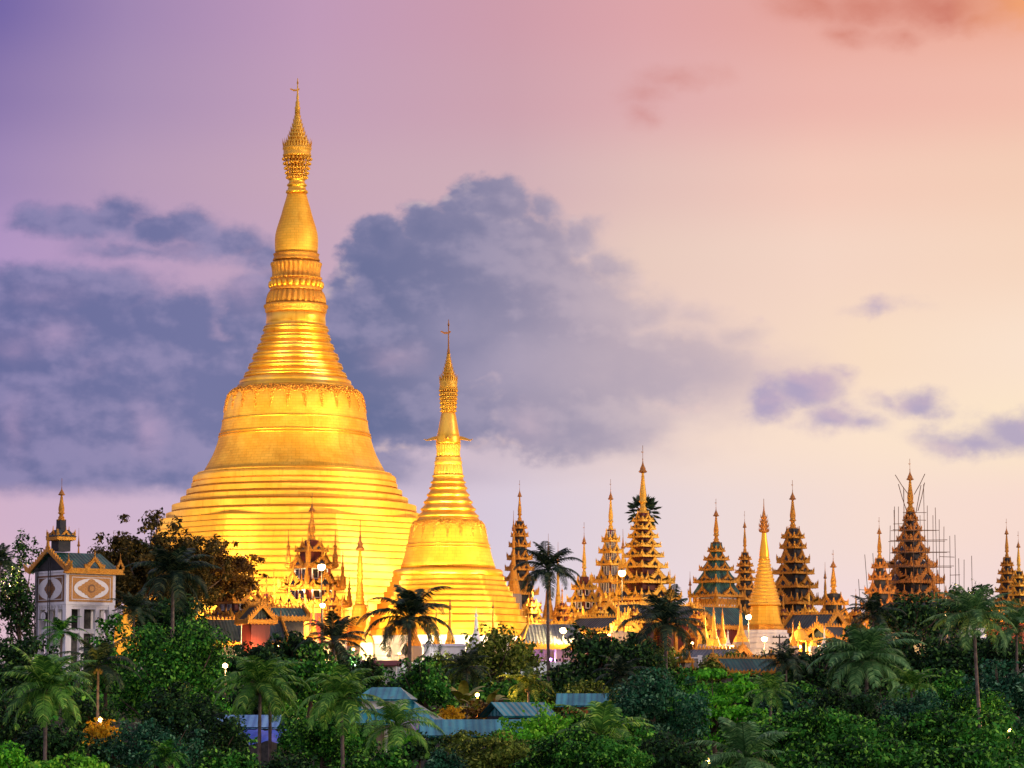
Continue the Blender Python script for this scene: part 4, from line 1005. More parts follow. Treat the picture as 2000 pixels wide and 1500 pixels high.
# ---------------------------------------------------------------- clock tower
Y = 400.0; c = W(147, 1180, Y); zg = gz(c.x, Y)
ct = thing('clock_tower', 'white tower with framed emblem panels, round clock and green gabled roof at the left', 'clock tower', (c.x, Y, zg), rad(40))
z = lambda py: ZP(py, Y) - zg; s_ = S(Y); A = 112 * s_ / 2
z0, z1, z2, z3 = z(1290), z(1183), z(1120), z(1080)
b = MB(); b.box((0, 0, (z1 + z2) / 2), (A, A, (z2 - z1) / 2)); b.box((0, 0, z1 - .1), (A * .97, A * .97, .12)); b.box((0, 0, z2 + .1), (A * 1.03, A * 1.03, .12)); b.build('upper_storey', 'tower_white', ct)
lw = MB(); B_ = A * .87
for k in range(4):
    th = k * math.pi / 2
    for x in (-B_, -B_ * .36, B_ * .36):
        a_, b2 = x * math.cos(th) + B_ * math.sin(th), x * math.sin(th) - B_ * math.cos(th)
        lw.box((a_, b2, z1 / 2), (.42 if x == -B_ else .30, .42 if x == -B_ else .30, z1 / 2), th)
for zz_, t_ in ((z(1234), .30),): 
    lw.box((0, -B_, zz_), (B_, .2, t_)); lw.box((0, B_, zz_), (B_, .2, t_)); lw.box((-B_, 0, zz_ + .01), (.2, B_ - .2, t_)); lw.box((B_, 0, zz_ + .01), (.2, B_ - .2, t_))
lw.box((0, -B_, z(1187)), (B_, .26, .3)); lw.box((-B_, 0, z(1187) + .01), (.26, B_ - .26, .3)); lw.box((B_, 0, z(1187) + .01), (.26, B_ - .26, .3))
lw.build('frame', 'tower_white', ct)
b = MB(); b.box((0, 0, z1 / 2), (B_ * .45, B_ * .45, z1 / 2 - .3)); b.build('core', 'metal_dark', ct)
for k in range(9):
    b = MB(); x = -A + (k + .5) * 2 * A / 9
    b.tube([(-A - .05, x, z1 - .1), (-B_ + .1, x + .2, z1 - .95)], .08, 4); b.build('bracket', 'tower_white', ct)
pn = lambda poly, m, nm, par, d, off, side: (lambda mb: mb.build(nm, m, par))(
    MB().prism(poly, (1, 0, 0) if side == 0 else (0, -1, 0), (0, 0, 1), (0, -A - off, (z1 + z2) / 2) if side == 0 else (-A - off, 0, (z1 + z2) / 2), d, (0, -1, 0) if side == 0 else (-1, 0, 0)))
hh = (z2 - z1) / 2
for side in (0, 1):
    rc = lambda w, h: [(-w, -h), (w, -h), (w, h), (-w, h)]
    p0 = pn(rc(A * .88, hh * .82), 'panel_gold' if side == 0 else 'panel_brown_shade', 'emblem_panel', ct, .06, .03, side)  # left face: darker copy, its shade put into the panel colour
    for w, h in ((A * .76, hh * .66),):
        fr = MB(); U = (1, 0, 0) if side == 0 else (0, -1, 0); O = (0, -A - .075, (z1 + z2) / 2) if side == 0 else (-A - .075, 0, (z1 + z2) / 2); N = (0, -1, 0) if side == 0 else (-1, 0, 0)
        for q in ([(-w, h), (w, h), (w, h + .08), (-w, h + .08)], [(-w, -h - .08), (w, -h - .08), (w, -h), (-w, -h)], [(-w - .08, -h - .08), (-w, -h - .08), (-w, h + .08), (-w - .08, h + .08)], [(w, -h - .08), (w + .08, -h - .08), (w + .08, h + .08), (w, h + .08)]):
            fr.prism(q, U, (0, 0, 1), O, .03, N)
        fr.build('inner_line', 'white_paint', p0)
    el = [(A * .70 * math.cos(2 * math.pi * k / 28) * (1 if side == 0 else 1.1), hh * .62 * math.sin(2 * math.pi * k / 28) * (1 if side == 0 else 1.1)) for k in range(28)]
    pn(el, 'white_paint', 'oval', p0, .04, .10, side)
    dm = []
    for k in range(32):
        th = 2 * math.pi * k / 32; cx_, sx_ = abs(math.cos(th)), abs(math.sin(th))
        r = 1 / (cx_ ** 1.0 / .56 + sx_ / .60) * (1 + .09 * (k % 2)); dm.append((A * r * math.cos(th) * (1 if side == 0 else .62), hh * r * math.sin(th) * 1.0))
    pn(dm, 'panel_gold' if side == 0 else 'panel_brown_shade', 'diamond', p0, .05, .15, side)
    for r in (.20, .13):
        pn([(hh * r * 1.3 * math.cos(2 * math.pi * k / 20), hh * r * 1.3 * math.sin(2 * math.pi * k / 20)) for k in range(20)], 'panel_brown_shade' if r > .15 else 'panel_gold', 'roundel', p0, .04, .2 if r > .15 else .24, side)
# clock on the left face
b = MB(); ck = add('clock', None, ct)
cz = z(1205); co = Vector((-B_ - .55, B_ * .42, cz))
def disc(r, d, off, m, nm, n=28):
    q = MB(); q.prism([(r * math.cos(2 * math.pi * k / n), r * math.sin(2 * math.pi * k / n)) for k in range(n)], (0, -1, 0), (0, 0, 1), co + Vector((-off, 0, 0)), d, (-1, 0, 0)); return q.build(nm, m, ck)
bpy.data.objects.remove(ck); ck = MB().prism([(.62 * math.cos(2 * math.pi * k / 28), .62 * math.sin(2 * math.pi * k / 28)) for k in range(28)], (0, -1, 0), (0, 0, 1), co, .3, (-1, 0, 0)).build('clock', 'metal_dark', ct)
disc(.56, .04, .17, 'white_paint', 'dial')
hd = MB(); hd.prism([(-.03, -.1), (.03, -.1), (.02, .44), (-.02, .44)], (0, -1, 0), (0, 0, 1), co + Vector((-.2, 0, 0)), .02, (-1, 0, 0)); hd.build('minute_hand', 'metal_dark', ck)
hd = MB(); hd.prism([(-.05, -.22), (.02, -.24), (.06, .05), (0, .06)], (0, -1, 0), (0, 0, 1), co + Vector((-.22, 0, 0)), .02, (-1, 0, 0)); hd.build('hour_hand', 'metal_dark', ck)
for k in range(3):
    b = MB(); yy = A * (.80 - .08 * k); b.tube([(-A - .5, yy, .2), (-A - .5, yy, z(1110))], .07, 5); b.build('cable', 'metal_dark', ct)
for k in range(2):
    b = MB(); yy = A * (-.02 - .12 * k); b.tube([(-A - .45, yy, .2), (-A - .45, yy, z(1090))], .07, 5); b.build('cable', 'metal_dark', ct)
# roof: ridge runs from the left face to the back, gable end on the left face
rz_, ro = z3, A * 1.12
rf = MB()
for sy in (-1, 1):
    P = [(-A * 1.12, sy * ro, z2 + .25), (A * 1.12, sy * ro, z2 + .25), (A * 1.0, 0, rz_), (-A * 1.12, 0, rz_)]
    if sy > 0: P = [P[1], P[0], P[3], P[2]]
    rf.quadpts(P); rf.quadpts([(p[0], p[1], p[2] - .18) for p in P][::-1])
rf.v.extend([(A * 1.12, -ro, z2 + .2), (A * 1.12, ro, z2 + .2), (A * 1.0, 0, rz_ - .03)]); i = len(rf.v); rf.face((i - 3, i - 2, i - 1))
rfo = rf.build('roof', 'roof_green', ct)
gb = MB(); gb.prism([(-ro * .9, 0), (ro * .9, 0), (0, rz_ - z2 - .6)], (0, -1, 0), (0, 0, 1), (-A * .99, 0, z2 + .3), .1, (-1, 0, 0)); gb.build('gable_wall', 'dark_wall', ct)
bb_ = MB()
for s2 in (-1, 1):
    n = 9
    for k in range(n):
        t0, t1 = k / n, (k + 1) / n
        p = lambda t_, o_: (s2 * ro * 1.08 * (1 - t_), (rz_ - z2) * (t_ ** 1.08) + o_)
        bb_.prism([p(t0, -.18), p(t1, -.18), p(t1, .16), ((p(t0, 0)[0] + p(t1, 0)[0]) / 2 + s2 * .2, p((t0 + t1) / 2, .62)[1]), p(t0, .16)], (0, -1, 0), (0, 0, 1), (-A * 1.14, 0, z2 + .25), .22, (-1, 0, 0))
    bb_.prism([(s2 * ro * 1.02, -.3), (s2 * ro * 1.3, .1), (s2 * ro * 1.42, 1.1), (s2 * ro * 1.2, .6), (s2 * ro * 1.0, .5)], (0, -1, 0), (0, 0, 1), (-A * 1.14, 0, z2 + .2), .22, (-1, 0, 0))
bb_.prism([(-.35, -.2), (.35, -.2), (.2, .8), (0, 2.0), (-.2, .8)], (0, -1, 0), (0, 0, 1), (-A * 1.14, 0, rz_ + .2), .24, (-1, 0, 0))
bb_.build('bargeboard', 'gold_dark', ct)
ev = MB(); ev.box((.1, -ro, z2 + .15), (A * 1.18, .16, .34)); ev.box((.1, -ro - .1, z2 - .12), (A * 1.22, .2, .1)); ev.build('eave_trim', 'gold_carved', ct)
for x, w, h in ((-A * 1.0, 1.0, 1.5), (.2, 2.6, 1.9), (A * 1.1, 1.0, 1.7)):
    add('crest', gable_mesh(w, h, .2, 3, 'gold_carved'), ct, (x, -ro - .05, z2 + .45))
cx_ = -A * .62
b = MB(); b.box((cx_, 0, z(1062)), (.9, .9, 1.1)); b.build('turret_base', 'dark_wall', ct)
add('roof', roof_mesh(1.5, 1.5, .9, .5, 'roof_dark'), ct, (cx_, 0, z(1050)))
add('eave_trim', eave_mesh(1.15, 1.15, .35, 1.1, 'gold_dark', 5), ct, (cx_, 0, z(1053)))
for k in range(4): add('gable', gable_mesh(1.5, 1.2, .16, 2, 'gold_dark'), ct, (cx_ + 1.2 * math.sin(k * math.pi / 2), -1.2 * math.cos(k * math.pi / 2), z(1052)), k * math.pi / 2)
b = MB(); b.box((cx_, 0, z(1029)), (.46, .46, .85)); b.build('turret', 'dark_wall', ct)
spire_on(ct, z(1018), ZP(936, Y) - ZP(1018, Y), .48, 'gold_carved', cx=cx_, cy=0, withvane=False)

# ---------------------------------------------------------------- halls and sheds
def gable_hall(name, label, cat, px, py_eave, Y, L, D, wall_h, roof_h, roofm, wallm, rz=0, trim=None, over=.5, hip=0.0, zf=None, posts=False, group=None, crest=.9):
    """a pitched roof hall: L along its ridge, D across"""
    c = W(px, py_eave, Y); zf = c.z - wall_h if zf is None else zf
    o = thing(name, label, cat, (c.x, Y, zf), rad(rz), group); h = c.z - zf
    a, b_ = L / 2, D / 2
    if posts:
        n = max(3, int(L / 2.6))
        for k in range(n):
            for s2 in (-1, 1):
                q = MB(); x = -a + .4 + (L - .8) * k / (n - 1); q.lathe([(0, .24), (.3, .24), (.35, .17), (h - .4, .16), (h - .3, .24), (h, .26)], 10, cx=x, cy=s2 * (b_ - .3)); q.build('column', wallm, o)
        q = MB(); q.box((0, .6, h / 2), (a * .8, b_ * .55, h / 2)); q.build('inner_wall', 'wall_orange' if wallm != 'white_plaster' else 'stone', o)
    else:
        q = MB(); q.box((0, 0, h / 2), (a - .1, b_ - .1, h / 2)); q.build('wall', wallm, o)
    A0, B0 = a + over, b_ + over; hp = hip * A0
    q = MB(); zt = h + roof_h
    for s2 in (-1, 1):
        P = [(-A0, s2 * B0, h), (A0, s2 * B0, h), (A0 - hp, 0, zt), (-A0 + hp, 0, zt)]
        if s2 > 0: P = [P[1], P[0], P[3], P[2]]
        q.quadpts(P); q.quadpts([(p[0], p[1], p[2] - .14) for p in P][::-1])
        if hip: 
            T = [(s2 * A0, s2 * -B0, h), (s2 * A0, s2 * B0, h), (s2 * (A0 - hp), 0, zt)]
            q.quadpts(T)
        else:
            i = len(q.v)
    if not hip:
        for s2 in (-1, 1): q.quadpts([(s2 * (a - .1), -b_, h - .1), (s2 * (a - .1), b_, h - .1), (s2 * (a - .1), 0, zt - .3)])
    q.build('roof', roofm, o)
    if trim:
        add('eave_trim', eave_mesh(A0, B0, .45, crest, trim, 4), o, (0, 0, h - .05))
        q = MB(); n = int(2 * (A0 - hp) / .6) + 2
        for k in range(n):
            x = -(A0 - hp) + 2 * (A0 - hp) * k / (n - 1); e = abs(x) / (A0 - hp)
            q.prism([(x - .3, -.1), (x + .3, -.1), (x + .1, .3), (x, .55 + 1.0 * (e > .93)), (x - .12, .3)], (1, 0, 0), (0, 0, 1), (0, 0, zt), .16, (0, 1, 0))
        if not hip:
            for s2 in (-1, 1):
                for s3 in (-1, 1):
                    m_ = 7
                    for k in range(m_):
                        t0, t1 = k / m_, (k + 1) / m_; p = lambda t_, o_: (s3 * B0 * 1.03 * (1 - t_), roof_h * t_ + o_)
                        q.prism([p(t0, -.25), p(t1, -.25), p(t1, .25), ((p(t0, 0)[0] + p(t1, 0)[0]) / 2 + s3 * .2, p((t0 + t1) / 2, .85)[1]), p(t0, .25)], (0, 1, 0), (0, 0, 1), (s2 * (A0 + .05), 0, h), .2, (1, 0, 0))
        else:
            for s2 in (-1, 1):
                for s3 in (-1, 1): q.tube([(s2 * A0, s3 * B0, h + .1), (s2 * (A0 - hp), 0, zt + .1)], .16, 5)
        q.build('ridge_crest', trim, o)
    return o
# the hall with the long stair roof, left of the ornate pavilion
Yh = 462
hall = pyatthat('hall', 'dark roofed hall with gold crests and a stair roof running down to the left', 470, Yh, 1110, 1150, [(1178, 52), (1206, 68)], wall='red_wall', roof='roof_dark', sr=.01, wins={0: 1, 1: 2}, base=.86, wall_k=.86, roof_k=.4, rz=35, cat='hall')
for ch in list(hall.children):
    if ch.name.split('.')[0] in ('spire', 'umbrella', 'vane'): bpy.data.objects.remove(ch)
gable_hall('stair_roof', 'long dark green stair roof with a gold edge sloping below the hall', 'roof', 445, 1258, 452, 15, 8, 3.0, 3.6, 'roof_dark', 'dark_wall', 20, 'gold_carved')
gp = gable_hall('gatehouse', 'small red porch with white frame and gold diamond under a gold gable', 'porch', 500, 1214, 446, 4.0, 3.1, 4.4, 2.2, 'roof_dark', 'red_wall', -64, 'gold_carved', crest=.9)
q = MB()
for x in (-1.42, 1.42): q.prism([(x - .1, 0), (x + .1, 0), (x + .1, 4.2), (x - .1, 4.2)], (0, 1, 0), (0, 0, 1), (-1.95, 0, 0), .1, (-1, 0, 0))
q.prism([(-1.5, .9), (1.5, .9), (1.5, 1.1), (-1.5, 1.1)], (0, 1, 0), (0, 0, 1), (-1.98, 0, 0), .1, (-1, 0, 0)); q.build('door_frame', 'white_paint', gp)
q = MB(); q.prism([(-.55, 3.0), (0, 2.4), (.55, 3.0), (0, 3.6)], (0, 1, 0), (0, 0, 1), (-2.0, 0, 0), .12, (-1, 0, 0)); q.build('diamond', 'gold_bright', gp)
gable_hall('side_roof', 'small dark roof with gold crest left of the pavilion doors', 'roof', 552, 1208, 458, 5.5, 4, 4, 1.6, 'roof_green', 'dark_wall', 25, 'gold_carved')
gable_hall('colonnade_hall', 'lit golden colonnade hall with grey hipped roof right of the lesser stupa', 'hall', 1078, 1264, 450, 9.5, 8, 4, 3.4, 'roof_grey', 'white_plaster', 8, 'gold_bright', hip=.35, zf=PLAT, posts=True, crest=1.7)
gable_hall('side_roof', 'gold gabled roof in front of the red three roofed pavilion', 'roof', 1175, 1232, 470, 8, 6, 4, 2.0, 'roof_dark', 'red_wall', -40, 'gold_bright')
gable_hall('side_roof', 'wide gold crested roof under the largest golden spire', 'roof', 1270, 1214, 485, 14, 7, 5, 2.6, 'roof_dark', 'red_wall', 30, 'gold_bright', zf=PLAT)
gable_hall('side_roof', 'gold gabled roof between the largest spire and the green lattice spire', 'roof', 1330, 1215, 492, 6.5, 5, 4, 2.2, 'roof_dark', 'red_wall', -45, 'gold_carved', zf=PLAT)
gable_hall('side_roof', 'big green tiled roof under the lattice storey', 'roof', 1400, 1226, 505, 9, 8, 5, 3.4, 'roof_green', 'red_wall', 40, 'gold_carved', zf=PLAT)
gable_hall('side_roof', 'copper gabled roof left of the ornate green tiled hall', 'roof', 1395, 1290, 436, 8, 5, 2.4, 1.6, 'roof_grey', 'stone', -30, 'gold_carved')
gable_hall('ornate_hall', 'green tiled hall with carved gold gables below the little stupas', 'hall', 1450, 1315, 412, 7.5, 5.2, 4, 2.0, 'roof_green', 'stone', 20, 'gold_carved', crest=1.3)
gable_hall('side_roof', 'gold gabled roofs at the right foot of the dark walled spire', 'roof', 1592, 1232, 486, 7, 6, 5, 2.6, 'roof_dark', 'dark_wall', -35, 'gold_carved', zf=PLAT)
gable_hall('side_roof', 'gold crested roof below the small dark shrine', 'roof', 1640, 1250, 470, 8, 6, 4, 2.0, 'roof_dark', 'dark_wall', 35, 'gold_carved', zf=PLAT)
gable_hall('side_roof', 'copper gable hanging low under the scaffolded spire', 'roof', 1810, 1216, 500, 9, 7, 5, 3.4, 'roof_dark', 'dark_wall', -42, 'orange_carved', zf=PLAT)
gable_hall('side_roof', 'gold crested roof under the right border spires', 'roof', 1985, 1214, 505, 8, 6, 5, 2.4, 'roof_dark', 'red_wall', 30, 'gold_carved', zf=PLAT)
gable_hall('small_roof', 'little tiled roof glimpsed between trees right of the hanging palm', 'roof', 1815, 1305, 395, 5, 4, 2.4, .9, 'roof_grey', 'wall_orange', 5, None)
for a in (
 (1040, 500, 1130, 1172, [(1182, 12), (1196, 17), (1212, 23)], 'gold_bright', 'small gilded shrine at the right foot of the lesser stupa'),
 (1098, 505, 1140, 1178, [(1188, 12), (1202, 18), (1220, 24)], 'gold_carved', 'small shrine spire left of the red pavilion'),
 (1172, 478, 1150, 1186, [(1196, 12), (1210, 18), (1226, 24)], 'gold_bright', 'small gilded shrine right below the red pavilion roofs'),
 (1238, 474, 1152, 1190, [(1200, 11), (1214, 17), (1232, 24)], 'gold_bright', 'small gilded shrine before the middle of the largest spire'),
 (1300, 478, 1146, 1186, [(1196, 12), (1210, 18), (1230, 25)], 'gold_carved', 'small gilded shrine at the right foot of the largest spire'),
 (1362, 470, 1160, 1196, [(1206, 11), (1220, 17), (1238, 23)], 'gold_carved', 'small shrine left of the row of little gilded stupas'),
 (1530, 500, 1150, 1190, [(1200, 12), (1214, 18), (1232, 24)], 'gold_carved', 'small shrine between the white based stupa and the dark walled spire'),
 (1580, 500, 1140, 1182, [(1194, 13), (1210, 20), (1230, 27)], 'gold_bright', 'small gilded shrine at the right foot of the dark walled spire'),
 (1672, 500, 1150, 1190, [(1200, 12), (1214, 18), (1232, 24)], 'gold_carved', 'small shrine right of the dark shrine with the bulbous spire'),
 (520, 478, 1120, 1160, [(1172, 13), (1188, 20), (1206, 27)], 'gold_carved', 'small shrine spire between the hall and the ornate pavilion'),
 (650, 476, 1130, 1168, [(1180, 12), (1196, 18), (1214, 25)], 'gold_bright', 'small gilded shrine at the right side of the ornate pavilion')):
    pyatthat('small_shrine', a[6], a[0], a[1], a[2], a[3], a[4], sr=2.6, trim=a[5], wall='red_wall', cat='shrine', group='small gilded shrines on the terrace')
# niche shrine
sh = pyatthat('niche_shrine', 'little shrine with a white arched niche and thin gold spire before a dark palm', 1338, 422, 1236, 1276, [(1292, 14), (1318, 26)], wall='stone', roof='roof_green', sr=1.6, base=.85, cat='shrine', trim='gold_carved')
# domed kiosk
c = W(1562, 1250, 462); kk = thing('domed_kiosk', 'open kiosk with a ribbed golden dome, right of the white octagonal base', 'kiosk', (c.x, 462, PLAT)); z = lambda py: ZP(py, 462) - PLAT; sp = S(462)
MB().lathe([(z(1252), 21 * sp), (z(1250), 22 * sp), (z(1247), 18 * sp), (z(1238), 13 * sp), (z(1232), 8 * sp), (z(1229), 3 * sp), (z(1226), 3.6 * sp), (z(1221), 1.2 * sp), (z(1214), .3 * sp)], 16, lambda th, k: 1 + .04 * math.cos(16 * th), smooth=False).build('dome', 'gold_bright', kk)
for k in range(6):
    th = 2 * math.pi * k / 6 + .3; q = MB(); q.lathe([(0, .22), (z(1252), .18)], 8, cx=17 * sp * math.cos(th), cy=17 * sp * math.sin(th)); q.build('column', 'gold_carved', kk)
MB().lathe([(0, 20 * sp), (.5, 20 * sp), (.5, 18 * sp), (.8, 18 * sp)], 12, smooth=False).build('floor_slab', 'white_plaster', kk)
mast('lamp hanging in the domed kiosk', 1561, 1263, 461.5, 900, r=.3)
# front walls of the terrace
def wall_run(name, label, px0, px1, Y0, Y1, pt, m, zb=None, cap='white_plaster', th=.35, n=10):
    a = W(px0, pt, Y0); b = W(px1, pt, Y1); d = (b - a); L = math.hypot(d.x, d.y); ang = math.atan2(d.y, d.x)
    zb = min(gz(a.x, Y0), gz(b.x, Y1)) - .5 if zb is None else zb
    o = thing(name, label, 'wall', ((a.x + b.x) / 2, (Y0 + Y1) / 2, zb), ang); h = a.z - zb
    MB().box((0, 0, h / 2), (L / 2, th, h / 2)).build('wall', m, o)
    MB().box((0, 0, h + .08), (L / 2 + .1, th + .12, .1)).build('coping', cap, o)
    for k in range(n):
        q = MB(); q.box((-L / 2 + (k + .5) * L / n, 0, h / 2 + .2), (.3, th + .15, h / 2 + .25)); q.build('pier', cap, o)
    return o
wall_run('terrace_wall', 'white terrace wall below the two golden stupas', 560, 1130, 429, 429, 1296, 'white_plaster', n=14)
wall_run('retaining_wall', 'reddish brown retaining wall under the airy tree', 860, 1140, 404, 404, 1328, 'brick_wall', cap='stone', n=8)
wall_run('terrace_wall', 'pale terrace wall under the row of little stupas', 1140, 1700, 429, 429, 1286, 'stone', n=16)
wall_run('terrace_wall', 'dim terrace wall behind the trees at the left', -60, 555, 429, 429, 1296, 'stone', n=12)
wall_run('terrace_wall', 'dim terrace wall behind the trees at the right', 1705, 2100, 429, 429, 1296, 'stone', n=10)
# white stair block with lamps right of the left palm
gable_hall('white_steps', 'white washed stepped block left of the airy tree', 'building', 868, 1262, 433, 6, 3, 3.5, .3, 'white_plaster', 'white_plaster', 0, None, over=.1)
gable_hall('red_stall', 'small stall with a red awning beneath the left palm', 'stall', 745, 1300, 420, 4.4, 3, 2.6, .7, 'red_wall', 'white_plaster', 0, None)
# sheds with metal roofs in the trees
gable_hall('shed', 'shed with a pale blue corrugated roof at the lower left', 'shed', 462, 1420, 255, 6.5, 3.4, 3.4, 1.0, 'sheet_blue', 'metal_dark', -3, None)
gable_hall('teal_pavilion', 'lower tier of the teal roofed pavilion in the trees', 'pavilion', 765, 1412, 268, 8.2, 7.0, 4.0, 2.0, 'sheet_teal', 'white_plaster', -6, None, hip=.62, posts=True)
gable_hall('roof_lantern', 'small teal roof lantern with white scalloped edge on top of the pavilion', 'roof', 754, 1366, 268, 4.0, 3.2, 1.0, 1.05, 'sheet_teal', 'white_paint', -6, None, hip=.5)
gable_hall('shed', 'long shed with a teal corrugated roof right of the teal pavilion', 'shed', 932, 1436, 245, 8.2, 3.6, 4, 1.25, 'sheet_teal', 'dark_wall', 3, None)
gable_hall('shed', 'shed with a dark purple roof between the teal pavilion and the long teal shed', 'shed', 848, 1436, 255, 5, 4, 4, 1.3, 'sheet_purple', 'dark_wall', 12, None)
gable_hall('shed', 'small turquoise roofed hut with orange walls right of centre', 'hut', 1138, 1378, 320, 4.4, 3.4, 3, 1.25, 'sheet_teal', 'wall_orange', -4, None)
gable_hall('shed', 'teal roof peeping through the lime green tree', 'shed', 1012, 1398, 275, 4.6, 3.4, 3, 1.2, 'sheet_teal', 'dark_wall', 30, None)
# blue tarpaulin over the stall by the twin palm trunks
c = W(520, 1452, 235); tp = MB(); R = random.Random(4); nx_, ny_ = 24, 10; zt = c.z
for j in range(ny_ + 1):
    for i in range(nx_ + 1):
        u, v = i / nx_, j / ny_
        tp.v.append(((u - .5) * 5.8, (v - .5) * 3.2, 1.1 - 1.2 * (1 - v) * .8 - .35 * abs(u - .5) * 2 + .10 * math.sin(u * 14 + v * 4) + .05 * math.sin(u * 37) + R.uniform(-.03, .03)))
for j in range(ny_):
    for i in range(nx_):
        a = j * (nx_ + 1) + i; tp.face((a, a + 1, a + nx_ + 2, a + nx_ + 1), None, True)
zg = gz(c.x, 235); tt = thing('tarp_shelter', 'bright blue tarpaulin shelter behind the twin palm trunks', 'shelter', (c.x, 235, zg))
tp.build('tarpaulin', 'tarp', tt, (0, 0, zt - zg))
for x in (-2.8, 2.8):
    for y in (-1.5, 1.5): q = MB(); q.tube([(x, y, 0), (x, y, zt - zg + (1.0 if y > 0 else -.1) - .35)], .06, 6); q.build('post', 'bamboo', tt)
# railing by the purple shed
c = W(870, 1478, 225); zg = gz(c.x, 225); rl = thing('railing', 'white pipe railing sloping beside the dark shed', 'railing', (c.x, 225, zg)); h = c.z - zg
for dz in (0, .45): q = MB(); q.tube([(-1.9, 0, h + .95 + dz), (1.9, 0, h + .1 + dz)], .035, 6); q.build('rail', 'white_paint', rl)
for x in (-1.9, -.6, .7, 1.9): q = MB(); q.tube([(x, 0, 0), (x, 0, h + 1.0 + .0 - (x + 1.9) * .22)], .04, 6); q.build('post', 'white_paint', rl)
# utility pole
c = W(1520, 1240, 436); zg = PLAT; up = thing('utility_pole', 'dark utility pole with crossarms before the white octagonal base', 'utility pole', (c.x, 434, zg)); h = c.z - zg
q = MB(); q.tube([(0, 0, 0), (0, 0, h)], [.16, .1], 8); q.build('pole', 'metal_dark', up)
for dz, w in ((-.4, 1.0), (-1.3, 1.1)):
    q = MB(); q.box((0, -.15, h + dz), (w, .07, .08))
    for x in (-.8, -.4, .4, .8): q.ball((x * w, -.15, h + dz + .16), .09, 6, 4)
    q.build('crossarm', 'metal_dark', up)
# bamboo scaffolding
c = W(1779, 1060, 540); sc = thing('bamboo_scaffolding', 'tangled bamboo scaffolding of poles around the broad copper spire', 'scaffolding', (c.x, 540, PLAT)); R = random.Random(11); z = lambda py: ZP(py, 540) - PLAT; sp = S(540)
def pole(x0, y0, z0, x1, y1, z1, r=.055): q = MB(); q.tube([(x0, y0, z0), ((x0 + x1) / 2 + R.uniform(-.1, .1), (y0 + y1) / 2, (z0 + z1) / 2), (x1, y1, z1)], r, 5); q.build('bamboo_pole', 'bamboo', sc)
for px_, p0, p1, lean in ((1738, 1140, 993, 3), (1742, 1140, 1000, -2), (1750, 1120, 992, 1), (1760, 1080, 955, -1), (1762, 1060, 960, 0), (1800, 1080, 950, -2), (1806, 1120, 990, 1), (1820, 1150, 995, 0), (1825, 1150, 1018, 2), (1835, 1160, 1032, 1), (1845, 1170, 1050, 2), (1856, 1175, 1048, 1), (1860, 1180, 1095, -1), (1872, 1180, 1096, 2), (1884, 1180, 1090, 0), (1728, 1160, 1030, 4), (1700, 1180, 1085, -6), (1690, 1190, 1086, -8), (1704, 1180, 1080, 2), (1672, 1185, 1135, -6), (1790, 1140, 1010, 0), (1772, 1140, 1010, 1), (1812, 1150, 1010, 3)):
    x = (px_ - 1779) * sp; y = -R.choice((.6, 1.0)) * (14 if p1 > 1000 else 8) * .5 - 1
    pole(x, y, z(p0 + 30), x + lean * sp, y, z(p1))
for px_, p0, px1, p1 in ((1746, 930, 1775, 972), (1752, 948, 1768, 1000), (1804, 928, 1783, 968), (1796, 950, 1786, 1004), (1803, 945, 1790, 1000)):
    pole((px_ - 1779) * sp, -3, z(p0), (px1 - 1779) * sp, -2.5, z(p1), .07)
for py, a, b2 in ((1005, 1757, 1803), (1019, 1755, 1802), (1027, 1738, 1760), (1040, 1733, 1822), (1061, 1728, 1838), (1083, 1730, 1842), (1090, 1826, 1856), (1110, 1700, 1850), (1126, 1846, 1866), (1141, 1690, 1740), (1154, 1670, 1700), (1172, 1674, 1840)):
    for y in (-5.2, -8.2)[: 1 if b2 - a < 60 else 2]: pole((a - 1779) * sp, y, z(py), (b2 - 1779) * sp, y + .3, z(py + R.uniform(-2, 2)))

# ---------------------------------------------------------------- vegetation
def np_mesh(name, verts, faces, m, quads=True):
    """verts (n,3); faces (m,k) arrays of equal size"""
    me = bpy.data.meshes.new(name); k = faces.shape[1]
    me.vertices.add(len(verts)); me.vertices.foreach_set('co', verts.astype(np.float32).ravel())
    me.loops.add(faces.size); me.loops.foreach_set('vertex_index', faces.astype(np.int32).ravel())
    me.polygons.add(len(faces)); me.polygons.foreach_set('loop_start', np.arange(0, faces.size, k, dtype=np.int32))
    me.polygons.foreach_set('loop_total', np.full(len(faces), k, dtype=np.int32))
    me.materials.append(MATS[m]); me.update(calc_edges=True); return me
def leaves_at(rng, P, Nrm, size, droop=.3):
    """diamond leaves folded along the midrib at points P with rough normals Nrm"""
    n = len(P); d = rng.normal(size=(n, 3)); Nn = Nrm + rng.normal(size=(n, 3)) * .55
    Nn /= np.linalg.norm(Nn, axis=1, keepdims=True) + 1e-9
    a = np.cross(Nn, d); a /= np.linalg.norm(a, axis=1, keepdims=True) + 1e-9; a[:, 2] -= droop; a /= np.linalg.norm(a, axis=1, keepdims=True)
    b = np.cross(Nn, a); b /= np.linalg.norm(b, axis=1, keepdims=True) + 1e-9
    L = size * rng.uniform(.4, 1.6, (n, 1))
    V = np.stack([P, P + a * L * .45 + b * L * .30, P + a * L - Nn * L * .12, P + a * L * .45 - b * L * .30], 1)
    return V.reshape(-1, 3), np.arange(n * 4).reshape(n, 4)
